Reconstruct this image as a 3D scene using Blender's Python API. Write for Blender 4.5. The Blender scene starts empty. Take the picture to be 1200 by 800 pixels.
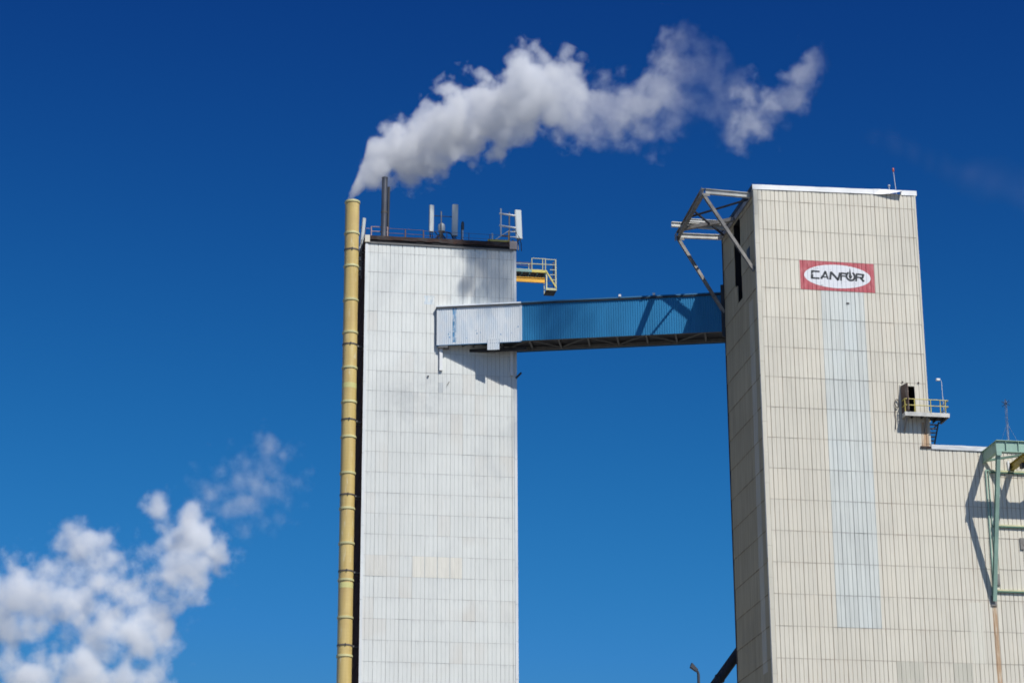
import bpy, math, random
from mathutils import Vector, Matrix
random.seed(7)
S = bpy.context.scene
COL = S.collection
V = Vector

# ------------------------------------------------------------------ camera model (world axes = mill axes: X along the
# fronts of the towers, Y into depth, Z up; origin at the front left foot of the beige tower)
CAM = V((-48.57631, -170.7305, 1.7))
FW = V((0.15905041, 0.93336568, 0.32176307))
RT = V((0.9860638, -0.16629107, -0.00504556))
UP = V((-0.04879697, -0.31808142, 0.94680677))
FPX = 2814.85


def ray(px, py):
    return (FW * FPX + RT * (px - 600) - UP * (py - 400)).normalized()


def at(px, py, axis, val):
    """where a line of sight meets the plane axis = val (used to measure the real place)"""
    d = ray(px, py)
    return CAM + d * ((val - CAM[axis]) / d[axis])


def at_plane(px, py, n, k):
    d = ray(px, py)
    return CAM + d * ((k - n.dot(CAM)) / n.dot(d))


# ------------------------------------------------------------------ node helpers
def sock(t, v, inp):
    if isinstance(v, bpy.types.NodeSocket):
        t.links.new(v, inp)
    elif v is not None:
        inp.default_value = v


def nd(t, typ, ins=None, out=0, **props):
    n = t.nodes.new(typ)
    for k, v in props.items():
        setattr(n, k, v)
    for k, v in (ins or {}).items():
        sock(t, v, n.inputs[k])
    return n.outputs[out]


def M(t, op, a, b=None, c=None, clamp=False):
    ins = {0: a}
    if b is not None:
        ins[1] = b
    if c is not None:
        ins[2] = c
    return nd(t, 'ShaderNodeMath', ins, operation=op, use_clamp=clamp)


def MIX(t, fac, a, b, blend='MIX'):
    n = t.nodes.new('ShaderNodeMix')
    n.data_type = 'RGBA'
    n.blend_type = blend
    sock(t, fac, n.inputs[0])
    sock(t, a, n.inputs[6])
    sock(t, b, n.inputs[7])
    return n.outputs[2]


def RANGE(t, v, a, b, c, d, smooth=False):
    return nd(t, 'ShaderNodeMapRange', {0: v, 1: a, 2: b, 3: c, 4: d},
              interpolation_type='SMOOTHSTEP' if smooth else 'LINEAR')


def NOISE(t, vec, scale, detail=3, rough=.55, out=0, dist=0.0):
    return nd(t, 'ShaderNodeTexNoise', {'Vector': vec, 'Scale': scale, 'Detail': detail, 'Roughness': rough,
                                        'Distortion': dist}, out)


def c4(c):
    return (c[0], c[1], c[2], 1.0)


def new_mat(name):
    m = bpy.data.materials.new(name)
    m.use_nodes = True
    t = m.node_tree
    return m, t, t.nodes['Principled BSDF'], nd(t, 'ShaderNodeTexCoord', out=3)


def scaled(t, vec, s):
    return nd(t, 'ShaderNodeVectorMath', {0: vec, 1: s}, operation='MULTIPLY')


def paint(name, col, rough=.55, var=.25, scale=1.2, stretch=(1, 1, .3), rust=0.0, rust_col=(.16, .06, .025),
          metal=0.0, second=None, bump=0.0):
    """weathered paint or metal: blotches, streaks and, if asked, patches of rust"""
    m, t, b, oc = new_mat(name)
    v = scaled(t, oc, stretch)
    n1 = NOISE(t, v, scale, 4, .6)
    f = RANGE(t, n1, .3, .7, 1 - var, 1 + var * .5)
    base = MIX(t, 1.0, c4(col), nd(t, 'ShaderNodeCombineColor', {0: f, 1: f, 2: f}), 'MULTIPLY')
    if second:
        base = MIX(t, RANGE(t, NOISE(t, v, scale * 2.3, 3), .5, .62, 0, 1), base, c4(second))
    if rust > 0:
        n2 = NOISE(t, v, scale * 3.1, 5, .65)
        th = .72 - .38 * rust
        base = MIX(t, RANGE(t, n2, th, th + .1, 0, .9), base, c4(rust_col))
    t.links.new(base, b.inputs['Base Color'])
    b.inputs['Roughness'].default_value = rough
    b.inputs['Metallic'].default_value = metal
    if bump:
        t.links.new(nd(t, 'ShaderNodeBump', {'Strength': bump, 'Height': n1}), b.inputs['Normal'])
    return m


def clad_mat(name, base, s_axis, top, rowh, s_off, pitch=1.03, pv=.05, dirt=(.14, .12, .09), soot=0.0, seam=.5,
             joint=.55, rib=.25, tint=None, streak=.10, rough=.5, spec=.5, rustd=None, dents=.12, smudge=None):
    """ribbed steel cladding: every panel a slightly different shade, dirt that has settled in joints and laps,
    rain streaks and old soot"""
    m, t, b, oc = new_mat(name)
    sp = t.nodes.new('ShaderNodeSeparateXYZ')
    t.links.new(oc, sp.inputs[0])
    s, z = sp.outputs[s_axis], sp.outputs[2]
    sc = M(t, 'DIVIDE', M(t, 'SUBTRACT', s, s_off), pitch)
    zc = M(t, 'DIVIDE', M(t, 'SUBTRACT', top, z), rowh)
    cell = nd(t, 'ShaderNodeCombineXYZ', {0: M(t, 'FLOOR', sc), 1: M(t, 'FLOOR', zc)})
    wn = t.nodes.new('ShaderNodeTexWhiteNoise')
    wn.noise_dimensions = '2D'
    t.links.new(cell, wn.inputs['Vector'])
    val, wcol = wn.outputs['Value'], wn.outputs['Color']
    f = RANGE(t, val, 0, 1, 1 - pv, 1 + pv * .4)
    # long vertical streaks and big blotches
    st = NOISE(t, scaled(t, oc, (2.4, 2.4, .09)), 1.6, 4, .6)
    f = M(t, 'MULTIPLY', f, RANGE(t, st, .3, .7, 1 - streak, 1 + streak * .4))
    bl = NOISE(t, oc, .13, 4, .6)
    f = M(t, 'MULTIPLY', f, RANGE(t, bl, .35, .65, .93, 1.03))
    colr = MIX(t, 1.0, c4(base), nd(t, 'ShaderNodeCombineColor', {0: f, 1: f, 2: f}), 'MULTIPLY')
    if tint:
        tn = M(t, 'MULTIPLY', RANGE(t, val, .55, 1, 0, .8), RANGE(t, NOISE(t, oc, .2, 2), .4, .6, 0, 1))
        colr = MIX(t, tn, colr, c4(tint))
    # dirt in horizontal laps, panel joints and flutes
    fz = M(t, 'FRACT', zc)
    brk = RANGE(t, NOISE(t, oc, 1.1, 4, .6), .35, .62, .35, 1)
    d1 = M(t, 'MULTIPLY', RANGE(t, M(t, 'MINIMUM', fz, M(t, 'SUBTRACT', 1, fz)), .006, .02, seam, 0), brk)
    fx = M(t, 'FRACT', sc)
    brk2 = RANGE(t, NOISE(t, scaled(t, oc, (1.5, 1.5, .35)), 1.0, 4, .6), .35, .65, .45, 1)
    d2 = M(t, 'MULTIPLY', RANGE(t, M(t, 'MINIMUM', fx, M(t, 'SUBTRACT', 1, fx)), .018, .042, joint, 0), brk2)
    f3 = M(t, 'FRACT', M(t, 'MULTIPLY', sc, 3))
    d3 = M(t, 'MULTIPLY', RANGE(t, M(t, 'MINIMUM', f3, M(t, 'SUBTRACT', 1, f3)), .04, .12, rib, 0), brk2)
    d = M(t, 'MAXIMUM', d1, M(t, 'MAXIMUM', d2, d3), clamp=True)
    dcol = MIX(t, RANGE(t, NOISE(t, oc, .35, 4, .6), .46, .64, 0, .8), c4(dirt), c4(rustd or dirt))
    colr = MIX(t, d, colr, dcol)
    # run-off below each lap
    ro = M(t, 'MULTIPLY', RANGE(t, fz, 0, .25, .22, 0), RANGE(t, NOISE(t, scaled(t, oc, (4, 4, .3)), 1.3, 3), .5, .7, 0, 1))
    colr = MIX(t, ro, colr, dcol)
    if soot:
        sn = NOISE(t, scaled(t, oc, (1, 1, .55)), .22, 5, .62)
        colr = MIX(t, RANGE(t, sn, .55, .75, 0, soot), colr, c4((.38, .40, .41)))
    if smudge:
        dd = nd(t, 'ShaderNodeVectorMath', {0: nd(t, 'ShaderNodeVectorMath', {0: oc, 1: NOISE(t, oc, .4, 4, .6, out=1)}, operation='ADD'), 1: smudge}, out=1, operation='DISTANCE')
        sm = M(t, 'MULTIPLY', RANGE(t, dd, .8, 4.8, .42, 0, True), RANGE(t, NOISE(t, oc, .5, 5, .65), .35, .62, .1, 1))
        colr = MIX(t, sm, colr, c4((.36, .38, .385)))
    t.links.new(colr, b.inputs['Base Color'])
    b.inputs['Roughness'].default_value = rough
    b.inputs['Specular IOR Level'].default_value = spec
    if dents:
        t.links.new(nd(t, 'ShaderNodeBump', {'Strength': dents, 'Distance': .12, 'Height': NOISE(t, scaled(t, oc, (1, 1, .45)), 1.4, 3, .5)}), b.inputs['Normal'])
    return m


# ------------------------------------------------------------------ mesh helpers
class MB:
    def __init__(self):
        self.v, self.f = [], []

    def quad(self, *p):
        i = len(self.v)
        self.v += [V(q) for q in p]
        self.f.append(tuple(range(i, i + len(p))))
        return self

    def hexa(self, p):
        """8 corners: 0-3 bottom ring, 4-7 top ring"""
        i = len(self.v)
        self.v += [V(q) for q in p]
        for f in ((3, 2, 1, 0), (4, 5, 6, 7), (0, 1, 5, 4), (1, 2, 6, 5), (2, 3, 7, 6), (3, 0, 4, 7)):
            self.f.append(tuple(i + k for k in f))
        return self

    def box(self, x0, x1, y0, y1, z0, z1):
        return self.hexa([(x0, y0, z0), (x1, y0, z0), (x1, y1, z0), (x0, y1, z0),
                          (x0, y0, z1), (x1, y0, z1), (x1, y1, z1), (x0, y1, z1)])

    def obox(self, o, u, n, up, a, b, c):
        """box in its own axes: ranges a along u, b along n, c along up"""
        P = lambda i, j, k: V(o) + u * a[i] + n * b[j] + up * c[k]
        return self.hexa([P(0, 0, 0), P(1, 0, 0), P(1, 1, 0), P(0, 1, 0), P(0, 0, 1), P(1, 0, 1), P(1, 1, 1), P(0, 1, 1)])

    def beam(self, p, q, w, h, up=(0, 0, 1)):
        p, q = V(p), V(q)
        d = (q - p).normalized()
        s = d.cross(V(up))
        if s.length < 1e-4:
            s = d.cross(V((1, 0, 0)))
        s.normalize()
        u = s.cross(d)
        P = lambda o, a, b: o + s * a * w / 2 + u * b * h / 2
        return self.hexa([P(p, -1, -1), P(p, 1, -1), P(q, 1, -1), P(q, -1, -1), P(p, -1, 1), P(p, 1, 1), P(q, 1, 1), P(q, -1, 1)])

    def ibeam(self, p, q, w, h, tf=.03, up=(0, 0, 1)):
        """I section: two flanges and a web"""
        p, q = V(p), V(q)
        d = (q - p).normalized()
        s = d.cross(V(up)).normalized()
        u = s.cross(d)
        o = u * (h / 2 - tf / 2)
        self.beam(p + o, q + o, w, tf, up)
        self.beam(p - o, q - o, w, tf, up)
        self.beam(p, q, tf * .8, h - 2 * tf - .002, up)
        return self

    def tube(self, p, q, r, n=8, r2=None, caps=True):
        p, q = V(p), V(q)
        d = (q - p).normalized()
        s = d.cross(V((0, 0, 1)))
        if s.length < 1e-3:
            s = V((1, 0, 0))
        s.normalize()
        u = d.cross(s)
        i = len(self.v)
        for o, rr in ((p, r), (q, r if r2 is None else r2)):
            for k in range(n):
                a = 2 * math.pi * k / n
                self.v.append(o + s * math.cos(a) * rr + u * math.sin(a) * rr)
        for k in range(n):
            self.f.append((i + k, i + (k + 1) % n, i + n + (k + 1) % n, i + n + k))
        if caps:
            self.f.append(tuple(i + k for k in reversed(range(n))))
            self.f.append(tuple(i + n + k for k in range(n)))
        return self

    def path(self, pts, r, n=6):
        for a, b in zip(pts[:-1], pts[1:]):
            self.tube(a, b, r, n)
        return self

    def lathe(self, c, prof, n=40):
        """prof: (radius, z) from the bottom up"""
        i = len(self.v)
        c = V(c)
        for r, z in prof:
            for k in range(n):
                a = 2 * math.pi * k / n
                self.v.append(c + V((math.cos(a) * r, math.sin(a) * r, z)))
        for j in range(len(prof) - 1):
            for k in range(n):
                self.f.append((i + j * n + k, i + j * n + (k + 1) % n, i + (j + 1) * n + (k + 1) % n, i + (j + 1) * n + k))
        return self

    def build(self, name, mat, parent=None, smooth=False, label=None):
        base = V(parent['_base']) if parent is not None and '_base' in parent else V((0, 0, 0))
        me = bpy.data.meshes.new(name)
        me.from_pydata([tuple(v - base) for v in self.v], [], self.f)
        me.materials.append(mat)
        if smooth:
            for p in me.polygons:
                p.use_smooth = True
            try:
                me.set_sharp_from_angle(angle=math.radians(40))
            except Exception:
                pass
        o = bpy.data.objects.new(name, me)
        COL.objects.link(o)
        if parent is not None:
            o.parent = parent
            o['_base'] = tuple(base)
        if label:
            o['label'] = label
        return o


def thing(name, label, cat, base, group=None):
    o = bpy.data.objects.new(name, None)
    o.empty_display_size = .5
    COL.objects.link(o)
    o.location = base
    o['_base'] = tuple(base)
    o['label'] = label
    o['category'] = cat
    if group:
        o['group'] = group
    return o


# ribbed cladding face -------------------------------------------------------
class Face:
    """a ribbed wall: O origin at s=0, U along, N outward, rows of panels hung from `top` downward"""

    def __init__(self, O, U, N, length, s_off, top, rowh, depth=(.05, .034), width=(.07, .06), pitch=1.03, flutes=3, lap=.02):
        self.O, self.U, self.N, self.L = V(O), V(U), V(N), length
        self.s_off, self.top, self.rowh, self.lap, self.pitch = s_off, top, rowh, lap, pitch
        pr = [(0.0, 0.0)]
        k0 = -int(s_off / pitch * flutes) - 1
        for k in range(k0, int(length / pitch * flutes) + 3):
            s = s_off + k * pitch / flutes
            j = 0 if k % flutes == 0 else 1
            w, d = width[j] / 2, depth[j]
            if s - w <= .02 or s + w >= length - .02:
                continue
            pr += [(s - w, 0), (s - w * .45, -d), (s + w * .45, -d), (s + w, 0)]
        pr.append((length, 0.0))
        self.prof = pr

    def off(self, s):
        p = self.prof
        for (a, da), (b, db) in zip(p[:-1], p[1:]):
            if s <= b:
                return da + (db - da) * (s - a) / (b - a) if b > a else da
        return 0.0

    def lapo(self, s, z):
        r = (self.top - z) / self.rowh
        fr = r - math.floor(r)
        c = math.floor((s - self.s_off) / self.pitch)
        rnd = random.Random(c * 131 + math.floor(r) * 17 + 5).random()
        return fr * self.lap * (.5 + rnd)

    def P(self, s, z, n=0.0):
        return self.O + self.U * s + V((0, 0, z)) + self.N * n

    def pt(self, s, z, eps=0.0):
        return self.P(s, z, self.off(s) + eps)

    def build_mesh(self, z0, z1, holes=(), mb=None):
        mb = mb or MB()
        S_ = {p[0] for p in self.prof}
        for h in holes:
            S_ |= {h[0], h[1]}
        S_ = sorted(S_)
        Z_ = {z0, z1}
        k = 0
        while self.top - k * self.rowh > z0:
            zz = self.top - k * self.rowh
            if zz < z1:
                Z_.add(zz)
            k += 1
        zz = self.top + self.rowh
        for h in holes:
            Z_ |= {h[2], h[3]}
        Z_ = sorted(Z_)
        for a, b in zip(S_[:-1], S_[1:]):
            if b - a < 1e-5:
                continue
            sm = (a + b) / 2
            da, db = self.off(a), self.off(b)
            prev = None
            for c, d in zip(Z_[:-1], Z_[1:]):
                zm = (c + d) / 2
                if any(h[0] < sm < h[1] and h[2] < zm < h[3] for h in holes):
                    prev = None
                    continue
                lo, hi = self.lapo(sm, c + 1e-4), self.lapo(sm, d - 1e-4)
                if prev is not None and abs(prev - lo) > 1e-4:
                    mb.quad(self.P(a, c, da + prev), self.P(b, c, db + prev), self.P(b, c, db + lo), self.P(a, c, da + lo))
                mb.quad(self.P(a, c, da + lo), self.P(b, c, db + lo), self.P(b, d, db + hi), self.P(a, d, da + hi))
                prev = hi
        return mb

    def drape(self, polys, eps, mb=None):
        """paint lying on the ribs: convex polygons in (s, z) cut along every rib"""
        mb = mb or MB()
        for poly in polys:
            for (a, da), (b, db) in zip(self.prof[:-1], self.prof[1:]):
                if b - a < 1e-6:
                    continue
                q = clip(poly, 0, a, True)
                q = clip(q, 0, b, False)
                if len(q) < 3:
                    continue
                zs = [p[1] for p in q]
                k0 = math.floor((self.top - max(zs)) / self.rowh)
                k1 = math.floor((self.top - min(zs)) / self.rowh)
                for k in range(k0, k1 + 1):
                    hi, lo = self.top - k * self.rowh, self.top - (k + 1) * self.rowh
                    r = clip(clip(q, 1, lo, True), 1, hi, False)
                    if len(r) < 3:
                        continue
                    sm = (a + b) / 2
                    zc = (lo + hi) / 2
                    c = math.floor((sm - self.s_off) / self.pitch)
                    rnd = random.Random(c * 131 + math.floor((self.top - zc) / self.rowh) * 17 + 5).random()
                    mb.quad(*[self.P(s, z, da + (db - da) * (s - a) / (b - a) + (hi - z) / self.rowh * self.lap * (.5 + rnd) + eps)
                              for s, z in r])
        return mb


def clip(poly, ax, val, above):
    out = []
    n = len(poly)
    for i in range(n):
        p, q = poly[i], poly[(i + 1) % n]
        ip = p[ax] >= val if above else p[ax] <= val
        iq = q[ax] >= val if above else q[ax] <= val
        if ip:
            out.append(p)
        if ip != iq:
            k = (val - p[ax]) / (q[ax] - p[ax])
            out.append((p[0] + (q[0] - p[0]) * k, p[1] + (q[1] - p[1]) * k))
    # drop doubles
    res = []
    for p in out:
        if not res or abs(p[0] - res[-1][0]) + abs(p[1] - res[-1][1]) > 1e-6:
            res.append(p)
    if len(res) > 1 and abs(res[0][0] - res[-1][0]) + abs(res[0][1] - res[-1][1]) < 1e-6:
        res.pop()
    return res


X, Y, Z = V((1, 0, 0)), V((0, 1, 0)), V((0, 0, 1))

# ------------------------------------------------------------------ materials
BEIGE = (.705, .664, .552)
WHITE = (.725, .745, .705)
ROWA, TOPA = 2.44, 73.395 + 2.44
ROWB, TOPB = 1.7348, 73.83 + 1.7348
mA_front = clad_mat('beige_cladding', BEIGE, 0, TOPA, ROWA, .66, seam=.42, joint=.60, rib=.34, tint=(.68, .63, .515), dirt=(.23, .175, .115), rustd=(.30, .165, .075))
mA_side = clad_mat('beige_side_cladding', (.47, .405, .275), 1, TOPA, ROWA, .3, seam=.6, joint=.55, rib=.4, dirt=(.10, .08, .05), streak=.2, rough=.8, spec=.15)  # same cladding, its colour darkened and warmed for the wall in shade
mB_front = clad_mat('white_cladding', WHITE, 0, TOPB, ROWB, .03, pv=.03, soot=.30, seam=.34, joint=.34, rib=.24, dirt=(.24, .23, .22), tint=(.64, .62, .56), streak=.06, smudge=(5.2, .5, 61.6))
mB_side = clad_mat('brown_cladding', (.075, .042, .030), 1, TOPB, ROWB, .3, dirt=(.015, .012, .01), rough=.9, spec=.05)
m_flash = paint('white_flashing', (.78, .79, .78), .4, .12, .8, (1, 1, 1))
m_flash_old = paint('dull_zinc_flashing', (.62, .63, .62), .38, .35, .9, (.5, 1, 2), metal=.3)
m_trim_beige = paint('beige_trim', (.63, .595, .49), .5, .14, .6, (1, 1, .3), rust=.12)
m_trim_white = paint('white_trim', (.72, .74, .73), .5, .12, .6, (1, 1, .3), rust=.05)
m_dark = paint('dark_void', (.012, .012, .014), .9, .2)
m_redoxide = paint('red_oxide_steel', (.09, .022, .02), .7, .4, 1.5)
m_roof = paint('tar_roof', (.09, .088, .085), .9, .3, .4, (1, 1, 1))
m_rust = paint('rusty_fascia', (.040, .020, .017), .85, .5, 1.1, (.6, 1, 1.6), rust=.4, rust_col=(.085, .036, .022), second=(.05, .042, .04))
m_steel = paint('weathered_steel', (.26, .245, .22), .5, .45, 1.3, (1, 1, 1), rust=.35, rust_col=(.12, .075, .05))
m_steel_light = paint('light_painted_steel', (.60, .59, .54), .5, .3, 1.0, (1, 1, 1), rust=.22, rust_col=(.2, .12, .08))
m_darksteel = paint('dark_steel', (.035, .036, .04), .6, .4, 1.5)
m_brace = paint('grey_floor_steel', (.15, .15, .145), .6, .3, 1.5)
m_yel = paint('yellow_rail_paint', (.62, .52, .12), .5, .25, 1.5, (1, 1, 1), rust=.2)
m_amber = paint('amber_beam_paint', (.80, .42, .03), .5, .25, 1.0, (1, 1, 1), rust=.15)
m_pale = paint('pale_yellow_paint', (.62, .60, .34), .5, .25, 1.5, (1, 1, 1), rust=.1)
m_green = paint('mint_green_paint', (.30, .46, .37), .5, .22, .9, (1, 1, .6), rust=.07)
m_dkgreen = paint('dark_green_paint', (.08, .17, .12), .6, .3, 1.2)
m_teal = paint('teal_beam_paint', (.20, .36, .34), .5, .3, 1.0)
m_blue = paint('blue_cladding', (.020, .20, .42), .45, .16, .5, (1, 1, .3))
m_bluedk = paint('blue_trim', (.018, .12, .25), .5, .2, .6)
m_wclad = paint('worn_white_cladding', (.70, .74, .755), .5, .12, .5, (1, 1, .35), second=(.62, .69, .74))
m_bluestripe = paint('chipped_blue_paint', (.10, .30, .52), .5, .3, 2.2, (1, 1, .6), second=(.55, .63, .70))
m_antenna = paint('pale_grey_plastic', (.56, .60, .60), .4, .08, .6)
m_wsteel = paint('white_painted_tube', (.72, .73, .73), .45, .15, 1.5)
m_pink = paint('faded_red_rail', (.46, .32, .31), .6, .35, 1.6, (1, 1, 1), rust=.3)
m_brownrail = paint('brown_rail', (.20, .10, .06), .7, .4, 1.6, (1, 1, 1), rust=.3)
m_flue = paint('dark_flue_steel', (.17, .17, .18), .35, .4, .7, (1, 1, .35), metal=.6, rust=.22, rust_col=(.09, .05, .035))
m_cable = paint('black_cable', (.012, .012, .013), .6, .2)
m_door = paint('rusty_door_steel', (.17, .11, .085), .7, .4, 1.3, (1, 1, .6), rust=.4, rust_col=(.11, .055, .035), second=(.25, .2, .17))
m_grating = paint('steel_grating', (.06, .06, .06), .7, .4, 2.0)
m_concrete = paint('gravel_yard', (.20, .19, .17), .95, .3, .05, (1, 1, 1))
m_lampgrey = paint('galvanised_lamp', (.05, .055, .065), .5, .2, 2.0)
m_black = paint('worn_black_paint', (.018, .018, .02), .6, .2, 3.0, (1, 1, 1))
m_cream = paint('cream_panel', (.735, .715, .63), .5, .1, .8, (2, 2, .4))
m_stain = paint('pale_grey_stain', (.50, .53, .53), .6, .2, 1.5)
m_red = paint('faded_red_paint', (.50, .085, .105), .55, .22, 1.4, (2.5, 1, .5), second=(.54, .15, .16))
m_orange = paint('orange_lamp', (.45, .085, .04), .4, .1)
m_bluelouvre = paint('slate_blue_louvre', (.055, .09, .13), .5, .2)
m_rustrun = paint('rust_run', (.50, .335, .20), .7, .3, 1.2, (4, 1, .25), second=(.62, .54, .41))
m_greypanel = paint('grey_replacement_panel', (.56, .535, .44), .5, .12, .8, (2, 1, .3))
m_palepanel = paint('pale_replacement_panel', (.69, .66, .555), .5, .08, .8, (2, 1, .3))


def worn(name, col, under, amt, scale=3.0):
    """paint chipped away to what lies under it"""
    m, t, b, oc = new_mat(name)
    n = NOISE(t, scaled(t, oc, (1, 1, .8)), scale, 5, .65)
    base = MIX(t, RANGE(t, n, .62 - amt * .3, .70 - amt * .3, 0, 1), c4(col), c4(under))
    t.links.new(base, b.inputs['Base Color'])
    b.inputs['Roughness'].default_value = .55
    return m


m_oval = worn('chipped_white_oval', (.74, .75, .77), (.45, .45, .46), .10, 1.9)
m_letter = worn('chipped_black_lettering', (.022, .028, .035), (.62, .64, .66), .10, 2.6)
m_strip = clad_mat('washed_pale_strip', (.66, .685, .635), 0, TOPA, ROWA, .66, pv=.06, seam=.5, joint=.5, rib=.3, dirt=(.13, .13, .13),
                   tint=(.62, .66, .63), streak=.2)

# chimney: tan glass-fibre shaft with runs, soot at the top and glints painted into the colour
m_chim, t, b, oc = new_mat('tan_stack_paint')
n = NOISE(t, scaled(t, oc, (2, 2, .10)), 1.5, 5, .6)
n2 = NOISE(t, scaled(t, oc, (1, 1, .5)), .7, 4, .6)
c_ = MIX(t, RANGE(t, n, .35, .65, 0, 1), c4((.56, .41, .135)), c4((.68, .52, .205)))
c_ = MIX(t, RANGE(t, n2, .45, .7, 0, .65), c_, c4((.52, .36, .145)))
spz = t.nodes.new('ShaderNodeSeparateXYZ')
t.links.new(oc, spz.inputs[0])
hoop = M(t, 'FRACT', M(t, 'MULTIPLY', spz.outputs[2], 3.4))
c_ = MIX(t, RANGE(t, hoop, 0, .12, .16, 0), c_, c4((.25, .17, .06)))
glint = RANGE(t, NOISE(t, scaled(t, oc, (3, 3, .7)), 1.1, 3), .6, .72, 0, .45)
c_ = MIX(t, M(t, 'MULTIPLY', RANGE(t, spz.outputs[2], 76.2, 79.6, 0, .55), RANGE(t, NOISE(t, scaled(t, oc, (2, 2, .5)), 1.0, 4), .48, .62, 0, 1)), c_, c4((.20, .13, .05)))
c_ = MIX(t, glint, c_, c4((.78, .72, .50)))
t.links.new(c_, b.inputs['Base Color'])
b.inputs['Roughness'].default_value = .34
m_ring = paint('pale_flange', (.62, .58, .29), .45, .2, 1.0, (1, 1, 1))
m_ringdk = paint('dark_collar_steel', (.13, .11, .09), .6, .3, 1.5)

# ------------------------------------------------------------------ ground
g = MB()
N_ = 24
for i in range(N_):
    for j in range(N_):
        x0, x1 = -3000 + 6000 * i / N_, -3000 + 6000 * (i + 1) / N_
        y0, y1 = -3000 + 6000 * j / N_, -3000 + 6000 * (j + 1) / N_
        g.quad((x0, y0, 0), (x1, y0, 0), (x1, y1, 0), (x0, y1, 0))
g = g.build('ground', m_concrete)
g['kind'] = 'structure'

# ================================================================== BEIGE TOWER
TA = thing('mill_tower', 'beige ribbed steel mill tower with red oval sign and lower roof on its right', 'tower', (0, 0, 0))
WA, DA, HA = 13.36, 10.08, 74.62
WX, WZ, WD = 32.0, 53.50, 14.0          # lower wing on the right
DOOR = (11.20, 12.30, 56.18, 58.47)
HOIST = (19.62, 20.02, 51.95, 52.62)
FA = Face((0, 0, 0), X, -Y, WX, .66, TOPA, ROWA, lap=.018)
fm = FA.build_mesh(0, WZ, [HOIST])
FA2 = Face((0, 0, 0), X, -Y, WA, .66, TOPA, ROWA, lap=.018)
FA2.build_mesh(WZ, HA, [DOOR], fm)
fm.build('front_wall', mA_front, TA)
# left wall with its tall slot and small louvre
SL = (4.35, 6.35, 66.7, 73.62)
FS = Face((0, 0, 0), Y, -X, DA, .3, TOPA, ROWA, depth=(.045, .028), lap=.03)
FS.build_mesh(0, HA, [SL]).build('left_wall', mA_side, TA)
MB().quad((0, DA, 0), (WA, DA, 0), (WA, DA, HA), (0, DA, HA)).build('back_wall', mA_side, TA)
FR = Face((WA, 0, 0), Y, X, DA, .3, TOPA, ROWA, lap=.03)
FR.build_mesh(WZ, HA).build('right_wall', mA_side, TA)
MB().quad((WX, 0, 0), (WX, WD, 0), (WX, WD, WZ), (WX, 0, WZ)).build('wing_end_wall', mA_side, TA)
MB().quad((WX, WD, 0), (WA, WD, 0), (WA, WD, WZ), (WX, WD, WZ)).build('wing_back_wall', mA_side, TA)
MB().quad((0, 0, HA - .1), (WA, 0, HA - .1), (WA, DA, HA - .1), (0, DA, HA - .1)).build('roof', m_roof, TA)
MB().quad((WA, 0, WZ - .06), (WX, 0, WZ - .06), (WX, WD, WZ - .06), (WA, WD, WZ - .06)).build('wing_roof', m_roof, TA)
# slot interior
s = MB()
s.box(1.6, 1.7, SL[0] - .1, SL[1] + .1, SL[2] - .1, SL[3] + .1)
s.box(-.0 + .05, 1.6, SL[0] - .12, SL[0] - .02, SL[2], SL[3])
s.box(.05, 1.6, SL[1] + .02, SL[1] + .12, SL[2], SL[3])
s.box(.05, 1.6, SL[0], SL[1], SL[2] - .12, SL[2] - .02)
s.box(.05, 1.6, SL[0], SL[1], SL[3] + .02, SL[3] + .12)
s.build('slot_recess', m_dark, TA)
s = MB()
s.box(.25, .33, 4.4, 5.35, 67.6, 72.4)
s.build('slot_shutter', m_redoxide, TA)
s = MB()                                     # torn lower lip of the slot
s.box(-.05, .04, SL[1] - .62, SL[1] + .06, SL[2] - .05, SL[2] + 1.5)
s.build('slot_patch_panel', mA_side, TA)
s = MB()
s.box(-.04, .02, 1.62, 2.5, 69.0, 70.1)
for k in range(7):
    s.box(-.075, -.042, 1.64, 2.48, 69.06 + k * .145, 69.14 + k * .145)
s.build('louvre', m_bluelouvre, TA)
FS.drape([[(1.32, 36), (2.6, 36), (2.6, 65.6), (1.32, 65.6)]], .005).build('pale_side_strip', paint('pale_side_paint', (.50, .44, .305), .5, .2, .8, (1, 1.5, .2)), TA)
# corner trims with joints
for nm, bx in (('corner_trim', (0, .3)),):
    z = HA
    k = 0
    while z > 0:
        h = min(2.44, z)
        o = .0
        s = MB().box(-.03, .29 + .02 * (k % 2), -.045 - .006 * (k % 2), -.001, max(0, z - h + .012), z)
        s.box(-.034 - .005 * (k % 2), -.001, -.001, .22, max(0, z - h + .012), z)
        s.build('corner_trim', m_trim_beige, TA)
        z -= h
        k += 1
        if z < 30:
            MB().box(-.03, .3, -.045, -.001, 0, z).box(-.034, -.001, -.001, .22, 0, z).build('corner_trim', m_trim_beige, TA)
            break
MB().box(-.05, -.002, DA - .22, DA + .03, 0, HA).build('rear_corner_trim', m_rust, TA)
MB().box(WA - .12, WA + .02, -.045, -.001, WZ + .35, HA).build('right_corner_trim', m_trim_beige, TA)
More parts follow.
